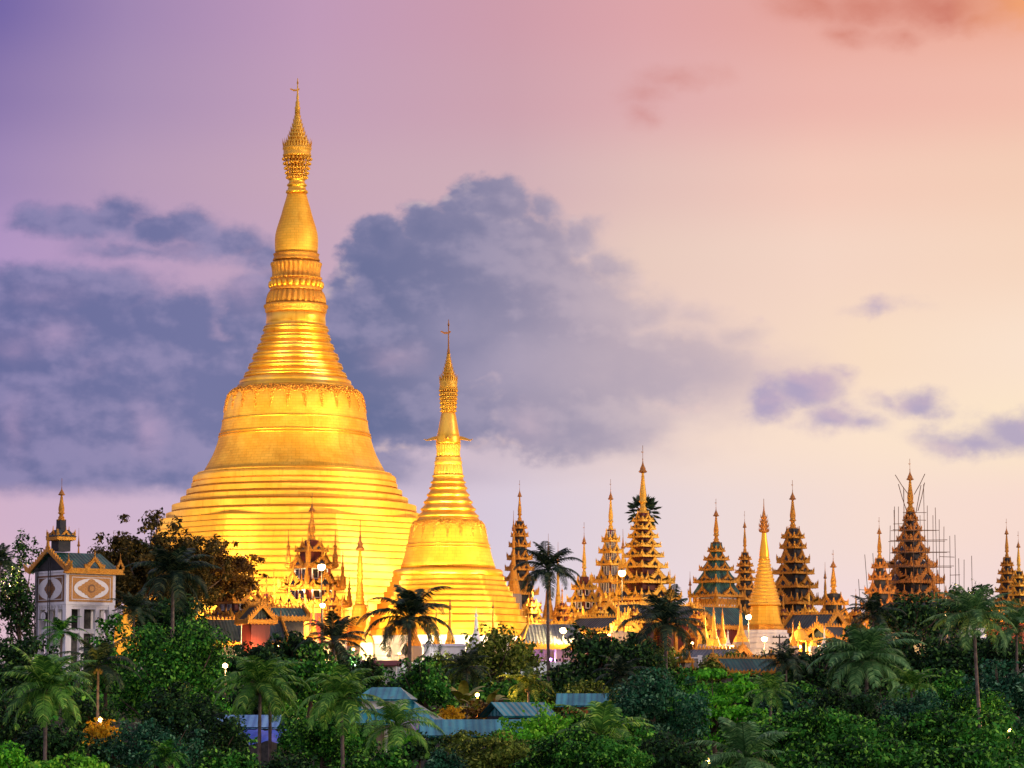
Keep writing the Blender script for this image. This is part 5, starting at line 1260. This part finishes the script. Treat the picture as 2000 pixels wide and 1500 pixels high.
def crown_points(rng, rx, ry, rz, kind, dens):
    """clumps through the crown's volume; returns leaf points, normals and clump centres"""
    base = (rx * ry * rz) ** (1 / 3)
    nl = {'round': 64, 'airy': 120, 'layered': 40, 'dome': 90, 'hedge': 120}[kind]
    P, N, C = [], [], []
    for k in range(nl):
        while True:
            u = rng.normal(size=3); u /= np.linalg.norm(u)
            if kind in ('dome', 'hedge') and u[2] < -.25: continue
            if u[2] < -.75: continue
            break
        rr = rng.uniform(.55, .98) if kind != 'airy' else rng.uniform(.35, 1.0)
        if k % 6 == 0: rr *= .5
        wob = 1 + .16 * math.sin(u[0] * 5 + k) 
        c = u * rr * wob
        if kind == 'layered': c[2] = round(c[2] * 2.6) / 2.6 + rng.uniform(-.06, .06)
        stray = kind in ('round', 'dome', 'airy') and k % 5 == 0
        if stray: c = u * rng.uniform(.98, 1.16)
        C.append(c * [rx, ry, rz])
        lr = {'round': .30, 'airy': .21, 'layered': .34, 'dome': .22, 'hedge': .20}[kind] * rng.uniform(.65, 1.3) * (.42 if stray else 1)
        n = int(dens * (lr * base) ** 2)
        q = rng.normal(size=(n, 3)); q /= np.linalg.norm(q, axis=1, keepdims=True)
        if kind == 'layered': q[:, 2] = np.abs(q[:, 2]) * np.where(rng.random(n) < .8, 1, -.3)
        sh = rng.uniform(.72, 1.08, (n, 1)) if kind != 'airy' else rng.uniform(.2, 1.15, (n, 1))
        flat = np.array([1, 1, .42 if kind == 'layered' else (.8 if kind != 'hedge' else .6)])
        sc_ = np.array([rx, ry, rz]) / base if kind not in ('layered',) else np.array([1, 1, .7])
        P.append(c * [rx, ry, rz] + q * sh * lr * base * flat * np.sqrt(sc_)); N.append(q + [0, 0, .35])
    return np.concatenate(P), np.concatenate(N), np.array(C)
TREE_N = [0]
def tree(px, top, w, h, Y, kind, leaf, label, name='tree', leafsize=None, dens=1.0, trunkm='trunk_brown', group='broadleaf trees on the temple hill', seed=None, extra=0):
    TREE_N[0] += 1; rng = np.random.default_rng(seed or TREE_N[0] * 17 + 5); s_ = S(Y)
    c = W(px, top + h / 2, Y); zg = gz(c.x, Y) if Y < 428 else PLAT
    rx = w * s_ / 2; rz = h * s_ / 2; ry = min(rx, max(rz * 1.2, rx * .6)); 
    o = thing(name, label, 'tree', (c.x, Y, zg), rng.uniform(-.6, .6) * (rx < rz * 1.6), group)
    zc = c.z - zg
    ls = (leafsize or max(.0017 * Y * .55, .16)) * rng.uniform(.72, 1.08)
    dn = {'round': 22.0, 'airy': 15.0, 'layered': 24, 'dome': 24, 'hedge': 25}[kind] * dens / (ls * ls) * .42
    P, N, C = crown_points(rng, rx, ry, rz, kind, dn)
    if len(P) > 36000:
        k = rng.permutation(len(P))[:36000]; P, N = P[k], N[k]
    V_, F_ = leaves_at(rng, P, N, ls * 1.3)
    cr = bpy.data.objects.new('crown', np_mesh('crown', V_, F_, leaf)); COL.objects.link(cr); cr.parent = o; cr.location = (0, 0, zc)
    t_ = MB(); R_ = random.Random(int(px)); fork = max(zc - rz * .75, zc * .35); tr = max(.12, min(rx, rz) * .085)
    bend = R_.uniform(-.5, .5)
    t_.tube([(0, 0, -.3), (bend * .3, 0, fork * .5), (bend, 0, fork), (bend * .5, 0, zc - rz * .1), (0, 0, zc + rz * .5)], [tr * 1.3, tr, tr * .8, tr * .5, tr * .12], 8)
    t_.build('trunk', trunkm, o)
    lb = MB()
    for k in range(0, len(C), max(1, len(C) // 16)):
        q = C[k]; p0 = Vector((bend * .9, 0, fork + (zc - fork) * R_.uniform(0, .7))); p1 = Vector((q[0], q[1], zc + q[2]))
        md = p0.lerp(p1, .5) + Vector((0, 0, -.12 * (p1 - p0).length))
        lb.tube([p0, md, p1], [tr * .42, tr * .26, tr * .07], 5)
    lb.build('limbs', trunkm, o)
    return o
# crown, trunk and fronds of palms
def palm_meshes(seed, kind='coconut', nfr=26, leafm='leaf_palm'):
    rng = np.random.default_rng(seed); wind = rng.uniform(-.35, .55); hang = rng.uniform(.85, 1.25); V_, F_ = [], []; n0 = 0; st = MB()
    for i in range(nfr):
        az = i * 2.39996 + rng.uniform(-.2, .2); age = i / (nfr - 1)
        el = rad(82 - 100 * age ** .85 + rng.uniform(-10, 10)); L = (1.12 - .2 * abs(age - .45)) * rng.uniform(.9, 1.08)
        if age < .12: L *= .75
        droop = rad(55 + 45 * age) * rng.uniform(.75, 1.25) * hang; ns = 34
        pts = []; p = np.array([0., 0., 0.]); tw = rng.uniform(-.25, .25)
        for k in range(ns + 1):
            t_ = k / ns; e = el - droop * t_ ** 1.5; a = az + tw * t_
            d = np.array([math.cos(e) * math.cos(a) + wind * t_ * .6, math.cos(e) * math.sin(a), math.sin(e)]); d /= np.linalg.norm(d)
            pts.append((p.copy(), d)); p = p + d * L / ns
        st.tube([q[0] for q in pts[::6]] + [pts[-1][0]], [.015, .013, .011, .009, .007, .005, .004, .003, .002][:len(pts[::6]) + 1], 4)
        for k in range(4, ns):
            t_ = k / ns; q, d = pts[k]
            side = np.cross(d, [0, 0, 1.0]); side /= np.linalg.norm(side) + 1e-9; up = np.cross(side, d)
            ll = .29 * math.sin(math.pi * min(1, (.12 + t_ * .88)) ** .75) ** .8 * (.8 + .2 * rng.random()) + .04
            for sg in (-1, 1):
                if rng.random() < .04: continue
                dr = rng.uniform(.25, .65) + .3 * age
                d1 = side * sg * .80 + d * .55 + up * .12; d1 /= np.linalg.norm(d1)
                d2 = d1 + np.array([0, 0, -dr * 1.5]); d2 /= np.linalg.norm(d2)
                w = .0145; m1 = q + d1 * ll * .45; m2 = m1 + d2 * ll * .55
                wv = d * w
                V_ += [q - wv * .6, q + wv * .6, m1 + wv, m1 - wv, m1 - wv, m1 + wv, m2 + wv * .15, m2 - wv * .15]
                F_ += [[n0, n0 + 1, n0 + 2, n0 + 3], [n0 + 3, n0 + 2, n0 + 6, n0 + 7]]; n0 += 8
    V_ = np.array(V_); F_ = np.array(F_)
    co = MB()
    for k in range(7):
        th = k * .9; co.ball((.085 * math.cos(th), .085 * math.sin(th), -.10 - .03 * (k % 3)), .042, 7, 5, 1.15)
    return np_mesh('fronds', V_, F_, leafm), st.mesh('frond_stems', leafm), co.mesh('coconuts', 'coconut')
PM = {}
def palm(px, py, rpx, Y, label, leafm='leaf_palm', var=0, lean=(0, 0), trunk=None, name='coconut_palm', group='coconut palms on the temple hill'):
    c = W(px, py, Y); zg = gz(c.x, Y) if Y < 428 else PLAT; r = rpx * S(Y) * 1.32
    key = (var, leafm, px)
    if key not in PM: PM[key] = palm_meshes(40 + var * 7 + int(px) + int(py), nfr=(25, 22, 28, 18)[var], leafm=leafm)
    o = thing(name, label, 'palm tree', (c.x, Y, zg), 0, group); h = c.z - zg
    fm, sm_, cm = PM[key]; yaw = random.Random(int(px * 3 + py)).uniform(0, 6.28)
    for nm, me in (('fronds', fm), ('frond_stems', sm_), ('coconuts', cm)):
        q = add(nm, me, o, (0, 0, h), yaw); q.scale = (r, r, r)
    t_ = MB(); n = 34; R_ = random.Random(int(px)); pts, rr = [], []; b0 = max(.13, r * .035)
    for k in range(n + 1):
        u = k / n; pts.append((lean[0] * (1 - u) ** 1.8, lean[1] * (1 - u), -.3 + (h + .25) * u)); rr.append(b0 * (1.35 - .55 * u) * (1.08 if k % 2 else .94))
    t_.tube(pts, rr, 8); t_.build('trunk', 'trunk_grey', o)
    return o
def fan_palm(px, py, rpx, Y, label):
    c = W(px, py, Y); zg = PLAT if Y > 428 else gz(c.x, Y); r = rpx * S(Y); h = c.z - zg; o = thing('fan_palm', label, 'palm tree', (c.x, Y, zg)); rng = np.random.default_rng(5); R_ = random.Random(9)
    lf = MB(); sm_ = MB()
    for i in range(30):
        az = i * 2.4; el = rad(75 - 125 * i / 29); d = Vector((math.cos(el) * math.cos(az), math.cos(el) * math.sin(az), math.sin(el)))
        p = d * r * .55; sm_.tube([(0, 0, h), tuple(p * .5 + Vector((0, 0, h + r * .02))), tuple(p + Vector((0, 0, h)))], .03, 4)
        s1 = d.cross(Vector((0, 0, 1))).normalized(); u1 = s1.cross(d)
        tilt = (s1 * R_.uniform(-.5, .5) + u1).normalized(); a1 = s1
        for k in range(17):
            th = rad(-105 + 210 * k / 16); e = (d * math.cos(th) + a1 * math.sin(th) * .95 - Vector((0, 0, .18))).normalized()
            f = (d * math.cos(th + .09) + a1 * math.sin(th + .09)).normalized(); wv = (f - e).normalized() * .045 * r; L = r * .48 * R_.uniform(.85, 1.05)
            P = [p, p + e * L * .6 + wv, p + e * L, p + e * L * .6 - wv]
            lf.quadpts([q + Vector((0, 0, h)) for q in P], uv=False)
    lf.build('fan_leaves', 'leaf_palm_dark', o); sm_.build('leaf_stems', 'leaf_palm_dark', o)
    t_ = MB(); t_.tube([(0, 0, 0), (.2, 0, h * .5), (0, 0, h)], [.4, .3, .3], 8); t_.build('trunk', 'trunk_grey', o); return o
def banana(px, py, hpx, Y, label, m='banana_leaf'):
    c = W(px, py, Y); zg = gz(c.x, Y); H = c.z - zg + .1; o = thing('banana_plant', label, 'banana plant', (c.x, Y, zg), 0, 'banana plants round the orange street lamp'); R_ = random.Random(int(px)); r = hpx * S(Y)
    for i in range(8):
        lf = MB(); az = i * 2.4 + R_.random(); el = rad(R_.uniform(35, 82)); n = 8; p = Vector((0, 0, H)); rows = []
        for k in range(n + 1):
            t_ = k / n; e = el - rad(85) * t_ ** 1.6; d = Vector((math.cos(e) * math.cos(az), math.cos(e) * math.sin(az), math.sin(e))); sd_ = Vector((-math.sin(az), math.cos(az), 0)); up = sd_.cross(d)
            w = r * .17 * math.sin(math.pi * min(1, .06 + t_ * .94)) ** .6; i0 = len(lf.v)
            lf.v.extend([tuple(p - sd_ * w - Vector((0, 0, w * .35))), tuple(p), tuple(p + sd_ * w - Vector((0, 0, w * .35)))]); rows.append(i0); p = p + d * r / n
        for a, b in zip(rows, rows[1:]):
            lf.face((a, a + 1, b + 1, b)); lf.face((a + 1, a + 2, b + 2, b + 1))
        lf.build('leaf', m, o)
    q = MB(); q.tube([(0, 0, -.2), (0, 0, H + .1)], [.16, .1], 8); q.build('stem', 'trunk_brown', o); return o

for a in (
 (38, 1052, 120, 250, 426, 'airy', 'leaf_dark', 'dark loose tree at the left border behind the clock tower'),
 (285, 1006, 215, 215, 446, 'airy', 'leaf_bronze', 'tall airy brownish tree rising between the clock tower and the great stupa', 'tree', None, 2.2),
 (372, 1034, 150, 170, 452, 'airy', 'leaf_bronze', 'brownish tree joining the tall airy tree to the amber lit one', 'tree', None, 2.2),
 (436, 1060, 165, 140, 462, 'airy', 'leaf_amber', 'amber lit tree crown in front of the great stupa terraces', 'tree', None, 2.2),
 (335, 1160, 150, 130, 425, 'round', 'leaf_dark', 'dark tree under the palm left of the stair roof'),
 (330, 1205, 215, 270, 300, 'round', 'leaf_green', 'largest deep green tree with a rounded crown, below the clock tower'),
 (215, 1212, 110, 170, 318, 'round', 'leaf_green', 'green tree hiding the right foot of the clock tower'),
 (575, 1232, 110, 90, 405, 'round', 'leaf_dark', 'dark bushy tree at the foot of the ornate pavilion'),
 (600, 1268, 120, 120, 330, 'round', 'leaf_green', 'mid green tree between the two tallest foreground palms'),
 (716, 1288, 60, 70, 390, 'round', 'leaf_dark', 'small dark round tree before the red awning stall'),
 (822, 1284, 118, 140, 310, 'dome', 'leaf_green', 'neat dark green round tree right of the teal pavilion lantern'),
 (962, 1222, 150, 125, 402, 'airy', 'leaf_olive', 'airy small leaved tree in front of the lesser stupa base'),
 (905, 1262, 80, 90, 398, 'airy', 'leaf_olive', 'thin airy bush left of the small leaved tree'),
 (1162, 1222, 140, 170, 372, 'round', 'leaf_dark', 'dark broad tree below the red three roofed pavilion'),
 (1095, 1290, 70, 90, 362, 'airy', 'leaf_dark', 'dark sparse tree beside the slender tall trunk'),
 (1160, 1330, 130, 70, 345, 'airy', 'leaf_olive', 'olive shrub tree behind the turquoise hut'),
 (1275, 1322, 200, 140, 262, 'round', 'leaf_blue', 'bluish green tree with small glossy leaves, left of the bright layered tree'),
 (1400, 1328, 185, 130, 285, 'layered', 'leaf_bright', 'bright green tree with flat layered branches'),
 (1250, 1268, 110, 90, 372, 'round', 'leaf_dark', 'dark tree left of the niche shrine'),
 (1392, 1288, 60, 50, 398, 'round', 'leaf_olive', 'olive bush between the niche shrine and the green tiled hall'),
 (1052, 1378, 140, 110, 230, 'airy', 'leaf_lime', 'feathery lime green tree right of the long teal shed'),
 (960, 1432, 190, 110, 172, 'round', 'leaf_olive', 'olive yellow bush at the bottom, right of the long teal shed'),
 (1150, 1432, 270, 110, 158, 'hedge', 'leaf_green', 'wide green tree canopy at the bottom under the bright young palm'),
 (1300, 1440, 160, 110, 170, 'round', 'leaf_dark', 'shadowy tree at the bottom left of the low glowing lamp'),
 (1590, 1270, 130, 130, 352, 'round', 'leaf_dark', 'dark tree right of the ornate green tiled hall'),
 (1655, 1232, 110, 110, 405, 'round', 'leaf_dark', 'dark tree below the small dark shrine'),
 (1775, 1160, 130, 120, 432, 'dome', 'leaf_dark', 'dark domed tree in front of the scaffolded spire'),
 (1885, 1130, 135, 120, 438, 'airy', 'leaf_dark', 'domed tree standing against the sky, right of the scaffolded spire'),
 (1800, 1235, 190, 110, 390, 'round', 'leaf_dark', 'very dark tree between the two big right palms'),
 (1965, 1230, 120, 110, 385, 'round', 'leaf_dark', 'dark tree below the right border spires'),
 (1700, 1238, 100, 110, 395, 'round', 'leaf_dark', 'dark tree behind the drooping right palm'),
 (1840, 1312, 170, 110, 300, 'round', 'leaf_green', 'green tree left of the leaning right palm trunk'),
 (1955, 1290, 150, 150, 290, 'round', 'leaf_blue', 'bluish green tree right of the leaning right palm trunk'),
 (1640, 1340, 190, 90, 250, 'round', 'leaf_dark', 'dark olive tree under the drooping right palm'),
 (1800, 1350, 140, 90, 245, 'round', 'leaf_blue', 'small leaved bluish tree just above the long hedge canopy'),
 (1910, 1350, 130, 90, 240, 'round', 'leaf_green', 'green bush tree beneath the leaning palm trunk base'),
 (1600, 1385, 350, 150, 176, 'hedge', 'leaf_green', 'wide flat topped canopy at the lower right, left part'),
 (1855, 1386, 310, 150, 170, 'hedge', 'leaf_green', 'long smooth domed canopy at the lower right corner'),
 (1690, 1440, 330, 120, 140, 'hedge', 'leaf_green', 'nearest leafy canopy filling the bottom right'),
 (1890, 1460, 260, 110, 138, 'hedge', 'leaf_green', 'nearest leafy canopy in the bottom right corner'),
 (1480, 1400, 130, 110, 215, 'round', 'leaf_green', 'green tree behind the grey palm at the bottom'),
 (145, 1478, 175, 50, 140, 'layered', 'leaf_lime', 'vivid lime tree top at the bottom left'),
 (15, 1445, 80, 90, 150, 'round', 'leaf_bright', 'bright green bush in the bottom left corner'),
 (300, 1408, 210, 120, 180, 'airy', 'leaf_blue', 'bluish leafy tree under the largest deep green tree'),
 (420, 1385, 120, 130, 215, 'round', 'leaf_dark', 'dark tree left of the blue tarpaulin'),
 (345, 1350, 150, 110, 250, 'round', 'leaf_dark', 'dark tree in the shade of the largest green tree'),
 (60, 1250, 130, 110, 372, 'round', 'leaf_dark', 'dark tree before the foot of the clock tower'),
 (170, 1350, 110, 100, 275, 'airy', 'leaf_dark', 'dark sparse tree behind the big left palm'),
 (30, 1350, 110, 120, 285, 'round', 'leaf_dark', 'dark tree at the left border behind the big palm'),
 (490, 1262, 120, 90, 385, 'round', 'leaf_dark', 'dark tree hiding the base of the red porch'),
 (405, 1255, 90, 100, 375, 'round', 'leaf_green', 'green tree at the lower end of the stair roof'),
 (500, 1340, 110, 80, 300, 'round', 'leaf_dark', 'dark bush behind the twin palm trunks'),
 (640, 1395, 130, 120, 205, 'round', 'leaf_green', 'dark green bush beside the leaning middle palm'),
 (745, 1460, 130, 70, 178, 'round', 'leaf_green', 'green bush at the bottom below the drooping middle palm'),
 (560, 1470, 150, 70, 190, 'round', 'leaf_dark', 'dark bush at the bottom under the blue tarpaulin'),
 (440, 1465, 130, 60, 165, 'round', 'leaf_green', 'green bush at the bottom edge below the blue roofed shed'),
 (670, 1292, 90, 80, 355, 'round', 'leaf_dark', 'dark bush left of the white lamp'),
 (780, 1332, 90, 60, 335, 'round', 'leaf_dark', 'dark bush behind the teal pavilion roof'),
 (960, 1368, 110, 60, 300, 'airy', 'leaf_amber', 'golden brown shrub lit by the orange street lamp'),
 (880, 1375, 60, 50, 320, 'airy', 'leaf_flower', 'yellow flowering shrub at the left of the orange street lamp'),
 (800, 1425, 80, 60, 222, 'airy', 'leaf_bright', 'light feathery bush before the teal pavilion'),
 (900, 1428, 80, 50, 222, 'round', 'leaf_olive', 'olive bush overlapping the long teal shed'),
 (590, 1410, 100, 70, 225, 'round', 'leaf_green', 'green bush between the tarpaulin and the curved palm'),
 (200, 1405, 70, 60, 256, 'airy', 'leaf_flower', 'yellow lit shrub glowing behind the big left palm'),
 (1100, 1345, 90, 60, 322, 'airy', 'leaf_olive', 'olive shrub left of the turquoise hut'),
 (1440, 1340, 70, 50, 340, 'round', 'leaf_dark', 'dark bush right of the bright layered tree top'),
 (1530, 1340, 110, 90, 300, 'round', 'leaf_blue', 'bluish bush between the layered tree and the drooping right palm'),
 (1225, 1400, 100, 90, 215, 'round', 'leaf_green', 'green bush behind the bright young palm'),
 (870, 1465, 80, 60, 160, 'round', 'leaf_blue', 'small bluish bush at the bottom near the dark shed'),
 (1140, 1384, 130, 70, 300, 'round', 'leaf_green', 'green bush hiding the walls of the turquoise hut'),
 (985, 1425, 110, 70, 225, 'round', 'leaf_bright', 'bright bush in front of the long teal shed'),
 (690, 1425, 120, 70, 222, 'round', 'leaf_green', 'green bush before the left corner of the teal pavilion'),
 (830, 1435, 90, 60, 215, 'round', 'leaf_dark', 'dark bush in front of the purple roofed shed'),
 (460, 1425, 70, 50, 230, 'airy', 'leaf_green', 'thin bush before the blue roofed shed'),
 (1440, 1325, 110, 50, 330, 'layered', 'leaf_bright', 'low bright layered tree top under the green tiled hall'),
 (1350, 1345, 120, 80, 300, 'layered', 'leaf_bright', 'bright layered branches left of the flat layered tree'),
 (100, 1410, 120, 90, 205, 'round', 'leaf_dark', 'dark bush under the big lower left palm'),
 (220, 1440, 130, 70, 200, 'round', 'leaf_dark', 'dark bush at the bottom left, right of the vivid lime top'),
 (1175, 1268, 100, 60, 421, 'airy', 'leaf_dark', 'sparse bush against the pale terrace wall under the red pavilion'),
 (1275, 1262, 110, 60, 421, 'round', 'leaf_olive', 'olive bush against the pale terrace wall under the largest spire'),
 (1420, 1272, 80, 40, 422, 'round', 'leaf_olive', 'low olive bush below the row of little gilded stupas'),
 (1500, 1272, 90, 60, 418, 'airy', 'leaf_dark', 'sparse bush at the foot of the white octagonal base'),
 (1570, 1275, 90, 50, 421, 'round', 'leaf_dark', 'dark bush below the domed kiosk'),
 (1690, 1255, 90, 60, 421, 'round', 'leaf_dark', 'dark bush right of the tiny white stupa'),
 (1900, 1240, 120, 90, 421, 'round', 'leaf_dark', 'dark tree hiding the wall under the domed airy tree'),
 (680, 1268, 70, 50, 421, 'airy', 'leaf_dark', 'sparse bush before the wall under the umbrella stupa'),
 (860, 1272, 60, 50, 421, 'airy', 'leaf_olive', 'sparse bush before the white stepped block'),
 (1020, 1252, 90, 70, 418, 'airy', 'leaf_olive', 'sparse bush before the left end of the colonnade hall'),
 (1235, 1240, 90, 70, 400, 'round', 'leaf_dark', 'dark bush at the foot of the wide gold crested roof'),
 (1720, 1285, 120, 80, 350, 'round', 'leaf_dark', 'dark tree mass behind the drooping right palm crown'),
 (1870, 1262, 130, 80, 385, 'round', 'leaf_dark', 'dark tree behind the head of the leaning palm'),
 (1560, 1335, 90, 60, 320, 'round', 'leaf_green', 'green bush under the small dark palm'),
):
    tree(*a)
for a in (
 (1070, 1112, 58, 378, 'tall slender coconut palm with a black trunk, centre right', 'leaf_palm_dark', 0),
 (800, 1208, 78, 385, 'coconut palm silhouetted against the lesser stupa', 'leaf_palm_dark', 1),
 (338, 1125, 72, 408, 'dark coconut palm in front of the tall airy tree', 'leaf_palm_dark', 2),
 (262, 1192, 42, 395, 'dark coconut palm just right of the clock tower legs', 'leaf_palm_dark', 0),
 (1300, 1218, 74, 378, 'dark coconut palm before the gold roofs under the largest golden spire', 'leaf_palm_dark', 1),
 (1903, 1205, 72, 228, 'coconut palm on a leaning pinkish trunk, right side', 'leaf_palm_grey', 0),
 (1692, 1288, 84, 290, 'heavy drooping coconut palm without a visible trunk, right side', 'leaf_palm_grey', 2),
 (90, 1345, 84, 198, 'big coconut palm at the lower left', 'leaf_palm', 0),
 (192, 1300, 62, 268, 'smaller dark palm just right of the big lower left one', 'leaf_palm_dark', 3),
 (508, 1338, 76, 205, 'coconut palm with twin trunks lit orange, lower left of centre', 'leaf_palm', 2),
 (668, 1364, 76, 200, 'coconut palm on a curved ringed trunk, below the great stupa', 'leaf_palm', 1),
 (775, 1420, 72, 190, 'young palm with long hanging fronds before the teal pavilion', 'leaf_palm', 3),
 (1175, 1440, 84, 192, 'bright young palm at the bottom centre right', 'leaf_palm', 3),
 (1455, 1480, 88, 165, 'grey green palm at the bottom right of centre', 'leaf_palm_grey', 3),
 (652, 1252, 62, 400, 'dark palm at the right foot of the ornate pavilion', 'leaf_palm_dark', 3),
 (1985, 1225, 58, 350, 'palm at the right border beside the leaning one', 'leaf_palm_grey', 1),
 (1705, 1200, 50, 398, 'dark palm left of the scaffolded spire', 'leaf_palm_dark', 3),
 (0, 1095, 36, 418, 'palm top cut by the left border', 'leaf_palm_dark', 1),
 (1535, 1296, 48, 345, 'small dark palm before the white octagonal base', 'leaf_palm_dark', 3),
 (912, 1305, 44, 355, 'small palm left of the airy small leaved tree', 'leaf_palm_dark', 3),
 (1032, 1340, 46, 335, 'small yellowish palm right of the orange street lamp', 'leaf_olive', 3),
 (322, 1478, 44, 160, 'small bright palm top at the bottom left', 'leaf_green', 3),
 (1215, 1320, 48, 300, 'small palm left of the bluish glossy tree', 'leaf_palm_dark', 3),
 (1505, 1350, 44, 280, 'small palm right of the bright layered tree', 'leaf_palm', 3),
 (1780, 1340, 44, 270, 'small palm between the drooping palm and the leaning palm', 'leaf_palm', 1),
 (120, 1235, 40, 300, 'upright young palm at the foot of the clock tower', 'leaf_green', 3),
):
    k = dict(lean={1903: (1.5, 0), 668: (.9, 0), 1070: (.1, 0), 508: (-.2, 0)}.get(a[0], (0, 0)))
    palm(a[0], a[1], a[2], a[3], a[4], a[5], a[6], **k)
palm(528, 1356, 52, 207, 'second palm of the twin, slightly lower and to the right', 'leaf_palm', 3)
fan_palm(1257, 1000, 38, 548, 'fan palm whose round head shows behind the largest golden spire')
for a in ((905, 1375, 62, 330, 'banana plant left of the orange street lamp'), (955, 1385, 52, 328, 'banana plant right of the orange street lamp'), (925, 1392, 40, 322, 'short banana plant at the foot of the orange street lamp')): banana(*a)

# ground cover: ferns and low scrub over the whole slope, nobody could count it
rng = np.random.default_rng(77); P, N = [], []
for k in range(1700):
    y = rng.uniform(150, 426); x = rng.uniform(-.185, .185) * y * 1.0
    r = rng.uniform(.9, 3.0); n = int(36 * r * r); q = rng.normal(size=(n, 3)); q /= np.linalg.norm(q, axis=1, keepdims=True); q[:, 2] = np.abs(q[:, 2])
    P.append(np.array([x, y, gz(x, y) + r * .2]) + q * r * rng.uniform(.7, 1.1, (n, 1)) * [1, 1, .9]); N.append(q)
V_, F_ = leaves_at(rng, np.concatenate(P), np.concatenate(N), .55)
gc = add('ground_cover', np_mesh('ground_cover', V_, F_, 'leaf_green')); gc['kind'] = 'stuff'; gc['label'] = 'low scrub and ferns covering the slope between the trees'
